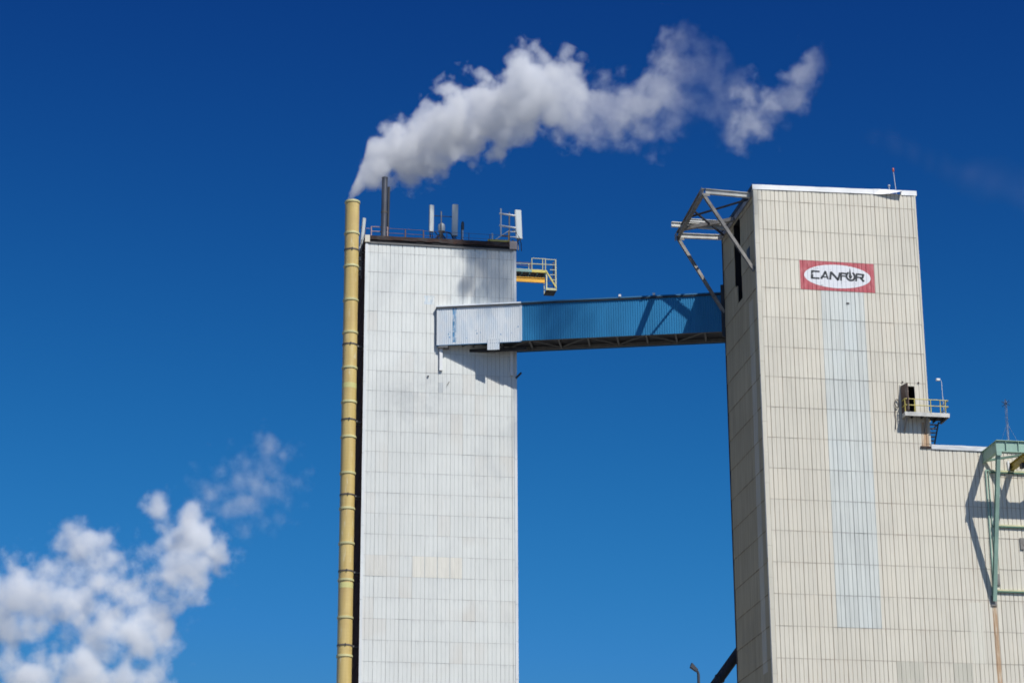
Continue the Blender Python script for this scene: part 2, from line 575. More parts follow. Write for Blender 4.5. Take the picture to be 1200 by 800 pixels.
# white cap flashing, in lengths, with a sagging loose end
def cap(x0, x1, z0, z1, out=.07, mat=m_flash, name='roof_flashing', rise=.28):
    s = MB()
    n = max(2, int((x1 - x0) / .6))
    for i in range(n):
        a, b_ = x0 + (x1 - x0) * i / n, x0 + (x1 - x0) * (i + 1) / n
        ga, gb = (rise * a / 13.4, rise * b_ / 13.4)
        da, db = [.012 * math.sin(q * 2.1) + .008 * math.sin(q * 5.3) for q in (a, b_)]
        s.hexa([(a, -out + da, z0 + ga), (b_, -out + db, z0 + gb), (b_, .25, z0 + gb), (a, .25, z0 + ga),
                (a, -out * .7 + da, z1 + da + ga), (b_, -out * .7 + db, z1 + db + gb), (b_, .25, z1 + db + gb), (a, .25, z1 + da + ga)])
    return s.build(name, mat, TA)
cap(-.1, 9.9, 74.28, 74.70)
cap(12.2, WA + .14, 74.28, 74.70)
s = MB()
pts = [(9.9, .075, 74.48), (10.5, .14, 74.47), (11.1, .26, 74.50), (11.7, .40, 74.60), (12.25, .50, 74.72)]
for (a, oa, za), (b_, ob, zb_) in zip(pts[:-1], pts[1:]):
    s.hexa([(a, -oa, za), (b_, -ob, zb_), (b_, -ob + .03, zb_), (a, -oa + .03, za),
            (a, -.06, 74.93), (b_, -.06, 74.96), (b_, .2, 74.95), (a, .2, 74.92)])
s.build('loose_flashing', m_flash, TA, label='sagging white flashing that has come loose from the roof edge')
MB().box(-.13, -.005, -.02, DA + .05, HA - .30, 74.68).build('side_flashing', m_darksteel, TA)
MB().box(WA + .002, WA + .1, .3, DA, HA, 74.98).box(0, WA, DA + .002, DA + .1, HA - .1, 74.9).build('rear_flashing', m_flash, TA)
cap(WA + .03, WX, WZ - .05, WZ + .33, .09, m_flash_old, 'wing_flashing', 0)
# washed strip below the sign and odd replacement panels
zr = lambda k: 73.395 - ROWA * k
FA2.drape([[(5.13, zr(14)), (8.62, zr(14)), (8.62, zr(3)), (5.13, zr(3))]], .005).build('washed_strip', m_strip, TA, label='bluish white washed strip under the sign')
FA.drape([[(14.05, 33), (15.55, 33), (15.55, zr(15)), (14.05, zr(15))]], .005).build('grey_panel', m_greypanel, TA)
FA.drape([[(9.6, 33), (11.7, 33), (11.7, zr(15)), (9.6, zr(15))]], .005).build('grey_panel', m_greypanel, TA)
FA.drape([[(15.6, zr(15)), (16.6, zr(15)), (16.6, zr(13) - .2), (15.6, zr(13) - .2)]], .005).build('pale_panels', m_palepanel, TA)
FA.drape([[(17.42, 30), (17.86, 30), (17.80, 41.3), (17.42, 41.3)]], .006).build('rust_run', m_rustrun, TA)
FA2.drape([[(12.62, 53.6), (13.25, 53.6), (13.2, 55.6), (12.75, 55.6)]], .006).build('rust_run', m_rustrun, TA)
MB().box(12.5, 13.34, -.1, -.035, 53.50, 53.66).build('rusty_ledge', m_rust, TA)
p = at(993.3, 355.5, 1, 0)
MB().box(p.x - .12, p.x + .12, -.06, -.03, p.z - .06, p.z + .05).build('wall_hole_cover', m_darksteel, TA)
for xx in (11.3, 12.6):
    MB().box(xx, xx + .12, -.07, -.03, 58.75, 58.85).build('wall_bracket', m_rust, TA)
# door opening and its open leaf
dx0, dx1, dz0, dz1 = DOOR
s = MB()
s.box(dx0 - .1, dx1 + .1, 1.2, 1.3, dz0 - .1, dz1 + .1)
s.box(dx0 - .1, dx0 - .01, .05, 1.2, dz0, dz1).box(dx1 + .01, dx1 + .1, .05, 1.2, dz0, dz1)
s.box(dx0, dx1, .05, 1.2, dz1 + .01, dz1 + .1).box(dx0, dx1, .05, 1.2, dz0 - .1, dz0 - .01)
s.build('door_recess', m_dark, TA)
s = MB()
s.box(dx0 - .09, dx0 - .005, -.075, .05, dz0, dz1 + .09)
s.box(dx1 + .005, dx1 + .09, -.075, .05, dz0, dz1 + .09)
s.box(dx0 - .005, dx1 + .005, -.075, .05, dz1 + .005, dz1 + .09)
s.build('door_frame', m_trim_beige, TA)
leaf = V((.27, -.96, 0)).normalized()
ln = V((leaf.y, -leaf.x, 0))
s = MB().obox((dx0, -.08, 0), leaf, ln, Z, (0, .95), (0, .05), (dz0 + .03, dz1 - .02))
dr = s.build('door', m_door, TA, label='rusty brown steel door standing open')
MB().obox((dx0, -.08, 0), leaf, ln, Z, (.80, .88), (-.07, -.005), (dz0 + 1.0, dz0 + 1.12)).build('handle', m_steel, dr)
s = MB()
s.box(HOIST[0] - .1, HOIST[1] + .1, 1.0, 1.1, HOIST[2] - .1, HOIST[3] + .1)
s.box(HOIST[0] - .08, HOIST[0] - .01, .05, 1.0, HOIST[2], HOIST[3]).box(HOIST[1] + .01, HOIST[1] + .08, .05, 1.0, HOIST[2], HOIST[3])
s.box(HOIST[0], HOIST[1], .05, 1.0, HOIST[3] + .01, HOIST[3] + .08).box(HOIST[0], HOIST[1], .05, 1.0, HOIST[2] - .08, HOIST[2] - .01)
s.build('hoist_recess', m_dark, TA)
MB().box(HOIST[0] - .16, HOIST[0] - .005, -.12, -.02, HOIST[2] - .05, HOIST[3] + .12).build('opening_jamb', m_flash, TA)
# sliding hoist door: green frame, tracks
s = MB()
fx0 = 17.60
s.box(fx0, fx0 + .09, -.13, -.035, 42.3, 51.95)
s.box(fx0 + .24, fx0 + .30, -.11, -.035, 42.3, 51.80)
s.box(fx0 + .09, 27, -.13, -.035, 51.86, 51.97)
s.build('sliding_door_frame', m_green, TA)
for z in (51.72, 47.40, 42.30):
    MB().box(fx0 + .32, 27, -.17, -.035, z, z + .11).build('door_track', m_dkgreen, TA)
    MB().box(fx0 + .32, 27, -.15, -.035, z + .113, z + .22).build('door_track', m_pale, TA)
for (px, py, h) in ((1197.5, 637, .9), (1169, 679, .9)):
    p = at(px, py, 1, 0)
    MB().box(p.x - .16, p.x + .16, -.12, -.03, p.z - h / 2, p.z + h / 2).build('shadow_plate', m_steel, TA)  # grey plate standing in for a small shadow on the wall

# ------------------------------------------------------------------ painted sign on the beige tower
SG = thing('company_sign', 'red rectangle sign with white oval and black company lettering on beige tower', 'sign', (3.5, 0, 66.08))
s0, s1, sz0, sz1 = 3.50, 9.58, zr(3), zr(2)
MBs = FA2.drape([[(s0, sz0), (s1, sz0), (s1, sz1), (s0, sz1)]], .010)
MBs.build('red_panel', m_red, SG)
ec, ez, ea, eb = 6.55, (sz0 + sz1) / 2 - .01, 2.72, .985
FA2.drape([[(ec + ea * math.cos(a), ez + eb * math.sin(a)) for a in [2 * math.pi * k / 64 for k in range(64)]]], .016).build('white_oval', m_oval, SG)
def sgn(cx, cy):
    p = at(920 + cx / 10, 290 + cy / 10, 1, 0)
    return (p.x, p.z)
def stroke(x0, y0, x1, y1, w):
    a, b_ = V(sgn(x0, y0)), V(sgn(x1, y1))
    d = (b_ - a).normalized()
    w *= 1.35
    n_ = V((-d.y, d.x)) * w / 2
    a, b_ = a - d * w * .3, b_ + d * w * .3
    return [tuple(a + n_), tuple(a - n_), tuple(b_ - n_), tuple(b_ + n_)]
L_ = []
W1 = .11
L_ += [stroke(318, 276, 398, 283, W1), stroke(317, 276, 314, 356, .15), stroke(314, 357, 396, 362, W1)]            # C
L_ += [stroke(472, 285, 424, 362, .13), stroke(472, 285, 500, 366, .10), stroke(438, 344, 490, 349, .08)]           # A
L_ += [stroke(536, 292, 528, 370, .13), stroke(540, 292, 618, 378, .14), stroke(640, 302, 622, 378, .12)]           # N
L_ += [stroke(656, 303, 654, 384, .11), stroke(656, 302, 716, 308, W1), stroke(656, 334, 702, 338, .09)]            # F
cxo, czo = sgn(768, 340)                                                                                            # O emblem
R1, R0 = .43, .26
for k in range(28):
    a0, a1 = 2 * math.pi * k / 28, 2 * math.pi * (k + 1) / 28
    if 5 <= k <= 8:
        continue
    L_.append([(cxo + R * math.cos(a), czo + R * math.sin(a) * .98) for R, a in ((R0, a0), (R1, a0), (R1, a1), (R0, a1))])
tx, tz = sgn(758, 248)
L_ += [[(tx - .015, tz), (tx + .015, tz), (tx + .10, czo + .05), (tx - .10, czo + .05)],
       [(tx - .16, czo + .05), (tx + .19, czo + .05), (tx + .06, czo - .22), (tx - .06, czo - .22)]]
L_ += [stroke(838, 312, 916, 322, W1), stroke(916, 322, 908, 354, .12), stroke(846, 350, 908, 356, .09), stroke(882, 356, 918, 396, .13),
       stroke(838, 312, 832, 392, .11)]                                                                             # R
FA2.drape(L_, .022).build('lettering', m_letter, SG)

# ------------------------------------------------------------------ hoist frame on the left wall
HF = thing('hoist_frame', 'weathered steel hoist frame jutting from left wall of beige tower', 'steel frame', (0, 5, 67.5))
zf = 74.05
A_o, B_o = V((-4.0, .45, zf)), V((-3.75, 10.15, zf))
A_w, B_w = V((-.04, .74, zf)), V((-.04, 10.0, zf))
M_o, M_w = V((-3.9, 7.75, zf + .44)), V((-.04, 7.8, zf + .44))
MB().ibeam(A_o, B_o, .34, .5, .05).build('edge_beam', m_steel, HF)
MB().ibeam(A_o + V((.2, 0, 0)), A_w, .26, .42, .05).build('cross_beam', m_steel_light, HF)
MB().ibeam(B_o + V((.2, 0, 0)), B_w, .26, .42, .05).build('cross_beam', m_steel_light, HF)
MB().ibeam(M_o + V((.2, 0, 0)), M_w, .18, .28, .04).build('cross_beam', m_steel_light, HF)
MB().ibeam((-4.75, 8.2, 74.22), (-.1, 8.2, 74.22), .26, .42, .06).build('hoist_rail', m_steel_light, HF)
MB().beam((-3.8, 5.7, zf - .1), (-.04, 1.2, zf - .12), .13, .13).build('diagonal_brace', m_darksteel, HF)
MB().beam((-3.7, 4.5, zf - .1), (-.04, 9.3, zf - .12), .13, .13).build('diagonal_brace', m_darksteel, HF)
MB().ibeam(A_o + V((0, 0, -.25)), (-.06, .51, 67.6), .24, .26, .05, up=(0, 1, 0)).build('raking_strut', m_steel, HF)
MB().ibeam(B_o + V((0, 0, -.25)), (-.06, 10.0, 67.4), .24, .26, .05, up=(0, 1, 0)).build('raking_strut', m_steel, HF)
MB().beam((-3.7, 8.4, zf - .08), (-.1, 5.7, zf - .08), .3, .3).build('diagonal_brace', m_steel, HF)
for (q, n_) in ((A_o, 0), (B_o, 0)):
    MB().box(q.x - .19, q.x - .175, q.y - .35, q.y + .35, q.z - .42, q.z + .2).build('joint_plate', m_steel, HF)
    MB().box(q.x - .02, q.x + .5, q.y - .16, q.y - .145, q.z - .45, q.z - .23).build('joint_plate', m_steel, HF)
MB().box(-.12, -.04, .2, 9.9, zf - .26, zf + .2).build('wall_plate', m_steel, HF)

# ------------------------------------------------------------------ rooftop lamp on the beige tower
RL = thing('warning_light', 'orange warning light on thin pole above beige tower roof', 'light', (12.02, .5, 74.5))
MB().tube((12.02, .5, 74.5), (11.86, .5, 76.75), .03, 8, .022).build('pole', m_wsteel, RL)
MB().lathe((11.85, .5, 76.75), [(.02, 0), (.07, .03), (.085, .15), (.07, .30), (.02, .36)], 12).build('lamp', m_orange, RL, True)
RV = thing('roof_vent_pipe', 'short grey vent pipe beside the orange warning light', 'pipe', (11.45, .6, 74.5))
MB().tube((11.45, .6, 74.5), (11.45, .6, 75.55), .035, 8).build('pipe', m_wsteel, RV)
MB().lathe((11.45, .6, 75.5), [(.03, 0), (.11, .03), (.10, .10), (.02, .16)], 12).build('cowl', m_wsteel, RV, True)

# ------------------------------------------------------------------ door platform, right of the beige tower
PT = thing('door_platform', 'steel landing with yellow rails outside the open door of beige tower', 'platform', (13, 0, 55.8))
px0, px1, pz = 11.13, 14.72, 56.14
dk = MB()
dk.box(px0 + .12, px1 - .1, -.78, -.05, pz - .06, pz - .02)
dk.box(WA + .05, px1 - .1, -.05, 1.0, pz - .06, pz - .02)
dk.build('deck', m_grating, PT)
MB().box(px0, px1, -.90, -.79, pz - .32, pz).build('edge_beam', m_steel_light, PT)
MB().box(px1 - .1, px1, -.78, 1.0, pz - .32, pz).build('edge_beam', m_steel, PT)
MB().box(px0, px0 + .1, -.78, -.05, pz - .32, pz).build('edge_beam', m_steel_light, PT)
for xx in (11.9, 12.7, 13.2, 14.0):
    MB().beam((xx, -.78, pz - .18), (xx, -.06 if xx < 13.3 else .95, pz - .18), .1, .2).build('joist', m_darksteel, PT)
for xx in (11.3, 12.95):
    MB().beam((xx, -.74, pz - .33), (xx, -.06, pz - 1.35), .12, .14).build('bracket', m_steel, PT)
MB().beam((px1 - .3, -.3, pz - .33), (WA + .06, -.3, pz - 1.2), .10, .10).build('bracket', m_darksteel, PT)
def rails(parent, pts, z, mat, posts, hts=(.55, 1.05), r=.035, pname='post'):
    for h in hts:
        for a, b_ in zip(pts[:-1], pts[1:]):
            MB().tube((a[0], a[1], z + h), (b_[0], b_[1], z + h), r, 8).build('rail', mat, parent)
    for p in posts:
        MB().tube((p[0], p[1], z), (p[0], p[1], z + hts[-1] + .02), r * 1.15, 8).build(pname, mat, parent)
rails(PT, [(px0 + .05, -.12), (px0 + .05, -.85), (px1 - .05, -.85)], pz, m_yel, [(px0 + .06, -.8), (11.95, -.85), (13.25, -.85), (px1 - .7, -.85), (px1 - .28, -.85)])
rails(PT, [(px1 - .05, -.85), (px1 - .05, .95)], pz, m_yel, [(px1 - .05, .9)])
rails(PT, [(13.42, 1.2), (14.0, 1.2)], pz - .1, m_pale, [(13.42, 1.2), (13.85, 1.2)], (.4, .85))
for k in range(8):
    zz = pz - .30 - k * .255
    y_ = 1.05 + k * .25
    MB().box(13.52, 14.42, y_, y_ + .25, zz - .045, zz).build('stair_tread', m_steel, PT)
MB().beam((13.47, 1.0, pz - .15), (13.47, 3.1, WZ + .02), .05, .2).build('stringer', m_darksteel, PT)
MB().beam((14.48, 1.0, pz - .15), (14.48, 3.1, WZ + .02), .05, .2).build('stringer', m_darksteel, PT)
LM = thing('platform_lamp', 'small white floodlight on thin pole at the yellow railed landing', 'lamp', (14.40, -.6, 56.14))
MB().tube((14.40, -.6, 56.12), (14.33, -.6, 58.9), .03, 8, .022).build('pole', m_wsteel, LM)
MB().obox((14.1, -.6, 58.95), X, Y, Z, (-.16, .12), (-.10, .12), (-.08, .08)).build('lamp_head', m_flash, LM)
CB = thing('coiled_cable', 'rusty coiled cable hanging on wall left of landing door', 'cable', (10.75, -.05, 56.2))
s = MB()
pts = []
for k in range(40):
    a = 2 * math.pi * k / 13
    pts.append((10.78 + .16 * math.cos(a), -.09 - k * .002, 57.0 + .34 * math.sin(a)))
s.path(pts, .022, 5)
s.path([(10.66, -.1, 56.7), (10.6, -.09, 56.2), (10.66, -.08, 55.7), (10.58, -.09, 55.1), (10.55, -.09, 54.9)], .03, 5)
s.build('cable', m_rust, CB)

# ------------------------------------------------------------------ green gantry at the right edge
GF = thing('green_gantry', 'mint green steel gantry bracketed out from beige wall at right edge', 'gantry', (17.55, 0, 41.7))
gy, gx0, gx1, gzt, gzb = -3.2, 17.55, 24.6, 53.42, 52.50
s = MB()
s.box(gx0 - .16, gx1 + .16, gy - .03, gy + .03, gzb + .06, gzt - .05)
s.box(gx0 - .16, gx1 + .16, gy - .17, gy + .17, gzt - .05, gzt)
s.box(gx0 - .16, gx1 + .16, gy - .15, gy + .15, gzb, gzb + .06)
s.build('front_girder', m_green, GF)
for gx in (gx0, gx1):
    s = MB()
    s.box(gx - .03, gx + .03, gy + .18, -.04, gzb + .06, gzt - .05)
    s.box(gx - .15, gx + .15, gy + .18, -.04, gzt - .05, gzt - .002)
    s.box(gx - .14, gx + .14, gy + .16, -.04, gzb + .002, gzb + .06)
    s.build('arm', m_green, GF)
    s = MB().ibeam((gx, gy, gzb), (gx + .04, -.12, 41.6), .30, .30, .04, up=(0, -1, .2))
    s.build('raking_strut', m_green, GF)
    MB().box(gx - .2, gx + .26, -.10, -.03, 41.25, 42.05).build('foot_plate', m_steel, GF)
for k in range(7):
    MB().box(gx0 + .6 + k * 1.0, gx0 + .63 + k * 1.0, gy - .15, gy - .031, gzb + .062, gzt - .052).build('stiffener', m_green, GF)
MB().box(gx0 - .2, gx0 + .2, gy - .19, gy - .172, gzb - .32, gzb - .005).build('joint_plate', m_green, GF)
MB().beam((gx0 + .15, -.1, gzb + .18), (gx0 + 3.4, gy + .2, gzb + .18), .22, .14).build('plan_brace', m_green, GF)
MB().beam((gx0 + 6.9, -.1, gzb + .18), (gx0 + 3.6, gy + .2, gzb + .18), .22, .14).build('plan_brace', m_green, GF)
MR = thing('monorail_beam', 'yellow hoist beam coming out of the wall behind the green gantry', 'beam', (19.85, -2, 52.2))
MB().ibeam((19.83, .9, 52.30), (19.83, -4.2, 52.30), .30, .58, .06).build('beam', paint('mustard_beam_paint', (.42, .31, .05), .5, .3, 1.0), MR)
MB().box(19.70, 19.96, -2.4, -1.9, 51.6, 51.98).build('trolley', m_darksteel, MR)

# ------------------------------------------------------------------ guyed lattice mast on the wing roof
GM = thing('lattice_mast', 'thin grey lattice mast with crossed aerials on the far low roof', 'antenna mast', (23.7, 10, WZ - .06))
mx, my, mz0, mz1 = 23.72, 10.0, WZ - .06, 61.0
s = MB()
q3 = [(mx + .10 * math.cos(a), my + .10 * math.sin(a)) for a in (0.3, 2.4, 4.5)]
for p in q3:
    s.tube((p[0], p[1], mz0), (p[0], p[1], mz1), .011, 5)
k = 0
zz = mz0
while zz < mz1 - .4:
    a, b_ = q3[k % 3], q3[(k + 1) % 3]
    s.tube((a[0], a[1], zz), (b_[0], b_[1], zz + .4), .007, 4)
    zz += .2
    k += 1
s.build('lattice', m_steel, GM)
s = MB()
for a in (0, 1.05, 2.1):
    c, d = math.cos(a) * .38, math.sin(a) * .38
    s.tube((mx - c, my - d, mz1 - .5), (mx + c, my + d, mz1 - .1), .014, 5)
    s.tube((mx - c, my - d, mz1 - .1), (mx + c, my + d, mz1 - .5), .014, 5)
s.tube((mx, my, mz1 - .6), (mx, my, mz1 + .1), .02, 5)
s.build('aerials', m_darksteel, GM)
for (ex, ey) in ((mx + 3.2, my + .5), (mx - 1.5, my + 3), (mx - 1.2, my - 3)):
    MB().tube((mx, my, mz1 - 2.0), (ex, ey, mz0), .009, 4).build('guy_wire', m_wsteel, GM)

# ================================================================== WHITE TOWER
BX, BY = -28.97, 17.34
WB, DB, HB = 12.80, 10.0, 74.72
TB = thing('white_tower', 'tall white ribbed steel tower with rusty roof edge and aerials', 'tower', (BX, BY, 0))
FB = Face((BX, BY, 0), X, -Y, WB, .03, TOPB, ROWB, depth=(.04, .022), width=(.06, .055), lap=.012)
FB.s_off = .03
FB.build_mesh(0, HB).build('front_wall', mB_front, TB)
FBL = Face((BX, BY, 0), Y, -X, DB, .3, TOPB, ROWB, depth=(.04, .03), lap=.025)
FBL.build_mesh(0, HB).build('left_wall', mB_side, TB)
FBR = Face((BX + WB, BY, 0), Y, X, DB, .3, TOPB, ROWB, depth=(.04, .03), lap=.025)
FBR.build_mesh(0, HB).build('right_wall', mB_front, TB)
MB().quad((BX, BY + DB, 0), (BX + WB, BY + DB, 0), (BX + WB, BY + DB, HB), (BX, BY + DB, HB)).build('back_wall', mB_side, TB)
RZB = 75.3
MB().box(BX + .02, BX + WB - .02, BY + .02, BY + DB - .02, HB - .3, RZB - .05).build('roof', m_roof, TB)
s = MB()
n_ = 18
for i in range(n_):
    a, b_ = BX + .35 + (WB - .9) * i / n_, BX + .35 + (WB - .9) * (i + 1) / n_ - .004
    j = random.uniform(-.03, .03)
    zt = RZB + .01 + .09 * i / n_
    s.box(a, b_, BY - .13 + j, BY - .002, HB + .27 + random.uniform(-.04, .04), zt + j)
s.build('roof_fascia', m_rust, TB)
MB().box(BX + .35, BX + WB - .56, BY - .06, BY - .002, HB + .0, HB + .225).build('fascia_shadow_line', m_dark, TB)  # near-black strip painting in the shadow line under the fascia
MB().box(BX - .08, BX + .34, BY - .16, BY - .002, HB - .02, RZB + .03).build('fascia_end', m_trim_beige, TB)
MB().box(BX + WB - .54, BX + WB + .09, BY - .16, BY - .002, HB + .05, RZB + .18).build('fascia_end', paint('pinkish_fascia', (.52, .42, .36), .6, .3), TB)
MB().box(BX - .1, BX - .002, BY - .002, BY + DB, HB - .05, RZB).build('side_fascia', m_rust, TB)
MB().box(BX + WB + .002, BX + WB + .08, BY, BY + DB, HB - .02, RZB + .05).build('side_fascia', m_rust, TB)
MB().box(BX + .1, BX + WB - .2, BY - .10, BY - .03, HB - .10, HB + .02).build('fascia_shadow_strip', m_brace, TB)  # grey strip standing in for the gap shadow below the fascia
for side in (0, 1):
    z = HB - .12
    k = 0
    while z > 28:
        x0 = BX - .03 if side == 0 else BX + WB - .20
        s = MB().box(x0, x0 + .23, BY - .05 - .008 * (k % 2), BY - .001, z - 3.05 + .02, z)
        s.build('corner_trim', m_trim_white, TB)
        z -= 3.05
        k += 1
    MB().box(x0, x0 + .23, BY - .05, BY - .001, 0, z).build('corner_trim', m_trim_white, TB)
zb_ = lambda k: 73.83 - ROWB * k
# cream replacement panels
FB.drape([[(.36, zb_(16)), (2.09, zb_(16)), (2.09, zb_(15)), (.36, zb_(15))]], .005).build('cream_panels', paint('faint_cream_panel', (.67, .66, .60), .5, .1, .8, (2, 2, .4)), TB)
FB.drape([[(.03 + 1.03 * 4 + .04 + j * 1.03, zb_(16)), (.03 + 1.03 * 5 - .04 + j * 1.03, zb_(16)), (.03 + 1.03 * 5 - .04 + j * 1.03, zb_(15)), (.03 + 1.03 * 4 + .04 + j * 1.03, zb_(15))] for j in range(4)], .005).build('cream_panels', m_cream, TB)
def patch(px0_, py0_, px1_, py1_, mat, nm):
    a, b_ = at(px0_, py0_, 1, BY), at(px1_, py1_, 1, BY)
    FB.drape([[(a.x - BX, b_.z), (b_.x - BX, b_.z), (b_.x - BX, a.z), (a.x - BX, a.z)]], .006).build(nm, mat, TB)
patch(513.5, 448, 519, 460, m_stain, 'stain')
patch(497, 346, 509, 357, paint('faint_blue_overspray', (.60, .67, .70), .5, .25, 2.0, second=WHITE), 'stain')
p = at(501.5, 441, 1, BY)
MB().box(p.x - .06, p.x + .06, BY - .12, BY - .03, p.z - .06, p.z + .06).build('wall_bracket', m_darksteel, TB)
a, b_ = at(524, 451, 1, BY - .1), at(526.5, 447, 1, BY - .1)
MB().beam(a, b_, .05, .05).build('wall_bracket', m_steel, TB)
a, b_ = at(604.5, 443, 1, BY - .1), at(611, 436.5, 1, BY - .35)
MB().beam(a, b_, .1, .14).build('wall_bracket', m_darksteel, TB)

# roof railing ---------------------------------------------------------------
RR = thing('roof_railing', 'thin faded red and brown railing along white tower roof edge', 'railing', (BX, BY + .5, RZB))
yr = BY + .6
def rail_seg(xa, xb, mat, za=RZB + .95, r=.028):
    for h in (0, -.42):
        MB().tube((xa, yr, za + h), (xb, yr, za + h), r, 6).build('rail', mat, RR)
rail_seg(-28.45, -27.05, m_pink, RZB + 1.08, .04)
rail_seg(-27.05, -24.0, m_brownrail, RZB + 1.0, .020)
rail_seg(-24.0, -16.6, m_brownrail, RZB + .96, .012)
for i, xx in enumerate((-28.45, -27.07, -25.55, -24.0, -22.0, -20.1, -18.3, -16.6)):
    MB().tube((xx, yr, RZB - .06), (xx, yr, RZB + (1.1 if i < 2 else 1.0)), .05 if i < 4 else .025, 6).build('post', m_pink if i < 2 else m_brownrail, RR)
MB().box(-25.85, -25.5, yr - .1, yr + .1, RZB - .06, RZB + .28).build('kick_plate', m_cable, RR)
MB().tube((BX + .1, yr, RZB + .9), (BX + .1, BY + DB - .3, RZB + .9), .024, 6).build('rail', m_pink, RR)
MB().tube((BX + .1, yr, RZB + .9), (-28.45, yr, RZB + .9), .024, 6).build('rail', m_pink, RR)

# aerials --------------------------------------------------------------------
def antenna(label, x, y, z0, z1, w, d, lean=(0, 0), yaw=0.0, pole_top=None, pole_dx=.0, hang=True):
    tt = thing('panel_antenna', label, 'antenna', (x, y, z0 - .4), 'panel antennas on the white tower')
    u = V((math.cos(yaw), math.sin(yaw), 0))
    n_ = V((-math.sin(yaw), math.cos(yaw), 0))
    up = V((lean[0], lean[1], 1)).normalized()
    h = z1 - z0
    s = MB()
    ring = [(-.5, -.30), (-.36, -.5), (.36, -.5), (.5, -.30), (.5, .5), (-.5, .5)]
    lo = [V((x, y, z0)) + u * a * w + n_ * c * d for a, c in ring]
    hi = [q + up * h for q in lo]
    i = len(s.v)
    s.v += lo + hi
    m_ = len(ring)
    for k in range(m_):
        s.f.append((i + k, i + (k + 1) % m_, i + m_ + (k + 1) % m_, i + m_ + k))
    s.f.append(tuple(i + k for k in reversed(range(m_))))
    s.f.append(tuple(i + m_ + k for k in range(m_)))
    s.build('radome', m_antenna, tt)
    pp = V((x, y, 0)) + n_ * (d * .5 + .14)
    MB().tube((pp.x, pp.y, RZB - .06), (pp.x + lean[0] * h, pp.y + lean[1] * h, z0 + h * .8), .045, 8).build('mounting_pole', m_steel, tt)
    for f_ in (.15, .72):
        c = V((x, y, z0)) + up * h * f_ + n_ * (d * .5)
        MB().obox(c, u, n_, Z, (-.09, .09), (.0, .2), (-.07, .07)).build('clamp', m_steel, tt)
    if hang:
        for o in (-.25, .2):
            p0 = V((x, y, z0)) + u * o * w
            MB().path([p0 + Z * .02, p0 - Z * .22, p0 - Z * .34 + u * .1 + n_ * .1, p0 - Z * .48 + u * .2 + n_ * .4, V((p0.x + .2, p0.y + .6, RZB))], .035, 6).build('cable', m_cable, tt)
    return tt
antenna('narrower left panel antenna beside drum aerial on white tower roof', -23.28, BY + 1.0, 76.38, 78.80, .40, .20, (.01, 0), .35)
antenna('wider upright panel antenna near middle of white tower roof', -21.27, BY + 1.0, 76.12, 78.98, .50, .22, (.015, 0), -.05)
antenna('tilted panel antenna hung at right corner of white tower roof', -15.70, BY + 1.0, 76.20, 78.80, .56, .24, (-.035, .0), .12)
AD = antenna('grey panel antenna at left roof edge beside the tan chimney', -29.10, BY + 2.2, 75.0, 77.75, .30, .16, (.075, 0), .5)
MS = thing('mast_cluster', 'dark antenna mast with pale drum aerial and black cables', 'antenna mast', (-22.43, BY + 1.0, RZB))
mx, my = -22.43, BY + 1.0
MB().tube((mx, my, RZB - .06), (mx, my, 78.3), .05, 8).build('mast', m_steel, MS)
MB().tube((-23.2, my + .25, 77.95), (-21.25, my + .25, 77.95), .03, 6).build('cross_arm', m_darksteel, MS)
MB().lathe((mx + .08, my + .35, 76.55), [(.02, 0), (.29, .03), (.31, .45), (.27, .66), (.14, .78), (.02, .81)], 16).build('drum_aerial', m_antenna, MS, True)
s = MB()
rr = random.Random(3)
for k in range(9):
    x_ = mx + rr.uniform(-.5, .35)
    s.path([(x_, my + rr.uniform(-.1, .1), RZB), (x_ + rr.uniform(-.1, .1), my, RZB + .5), (mx + rr.uniform(-.15, .2), my, RZB + rr.uniform(.7, 1.25))], .035, 5)
s.path([(mx + .1, my, 76.35), (mx + .5, my, 76.42), (mx + .85, my, 76.30), (mx + 1.0, my, 75.9), (mx + 1.05, my, RZB)], .05, 6)
s.path([(mx - .55, my, 76.4), (mx - .3, my, 76.1), (mx - .25, my, RZB)], .04, 6)
s.build('cables', m_cable, MS)
MB().box(mx - .17, mx + .13, my - .16, my - .04, RZB + .3, RZB + 1.15).build('radio_unit', m_darksteel, MS)
CY = thing('can_antenna', 'small dark can aerial on short pale pole above white tower roof', 'antenna', (-20.58, BY + 1, RZB))
MB().tube((-20.58, BY + 1, RZB - .06), (-20.58, BY + 1, 76.75), .07, 8).build('pole', m_wsteel, CY)
MB().lathe((-20.58, BY + 1, 76.7), [(.05, 0), (.13, .02), (.13, .6), (.09, .72), (.02, .8)], 14).build('can', paint('dark_can', (.09, .10, .11), .5), CY, True)
MB().tube((-20.7, BY + .95, RZB), (-20.7, BY + .95, 77.1), .03, 6).build('cable', m_cable, CY)
AF = thing('antenna_frame', 'white tubular mounting frame with yellow base at right roof corner', 'frame', (-17, BY + 1, RZB))
ya = BY + .9
T = lambda px, py: at(px, py, 1, ya)
MB().tube(T(587, 277), T(587, 244.5), .07, 8).build('upright', m_wsteel, AF)
MB().tube(T(596.8, 283), T(596.8, 249), .065, 8).build('upright', m_steel, AF)
MB().tube(T(585, 250.2), T(604, 253), .09, 8).build('cross_arm', m_wsteel, AF)
MB().tube(T(585, 264.2), T(604.5, 267.3), .09, 8).build('cross_arm', m_wsteel, AF)
MB().tube(T(596, 271.6), T(604.5, 271.8), .05, 8).build('cross_arm', m_wsteel, AF)
MB().tube(T(596, 277.6), T(604.5, 277.8), .05, 8).build('cross_arm', m_wsteel, AF)
MB().beam(T(579.5, 281.5), T(597, 270), .10, .06).build('brace', m_wsteel, AF)
MB().tube(T(577, 282), T(577, 273.5), .07, 8).build('short_post', m_wsteel, AF)
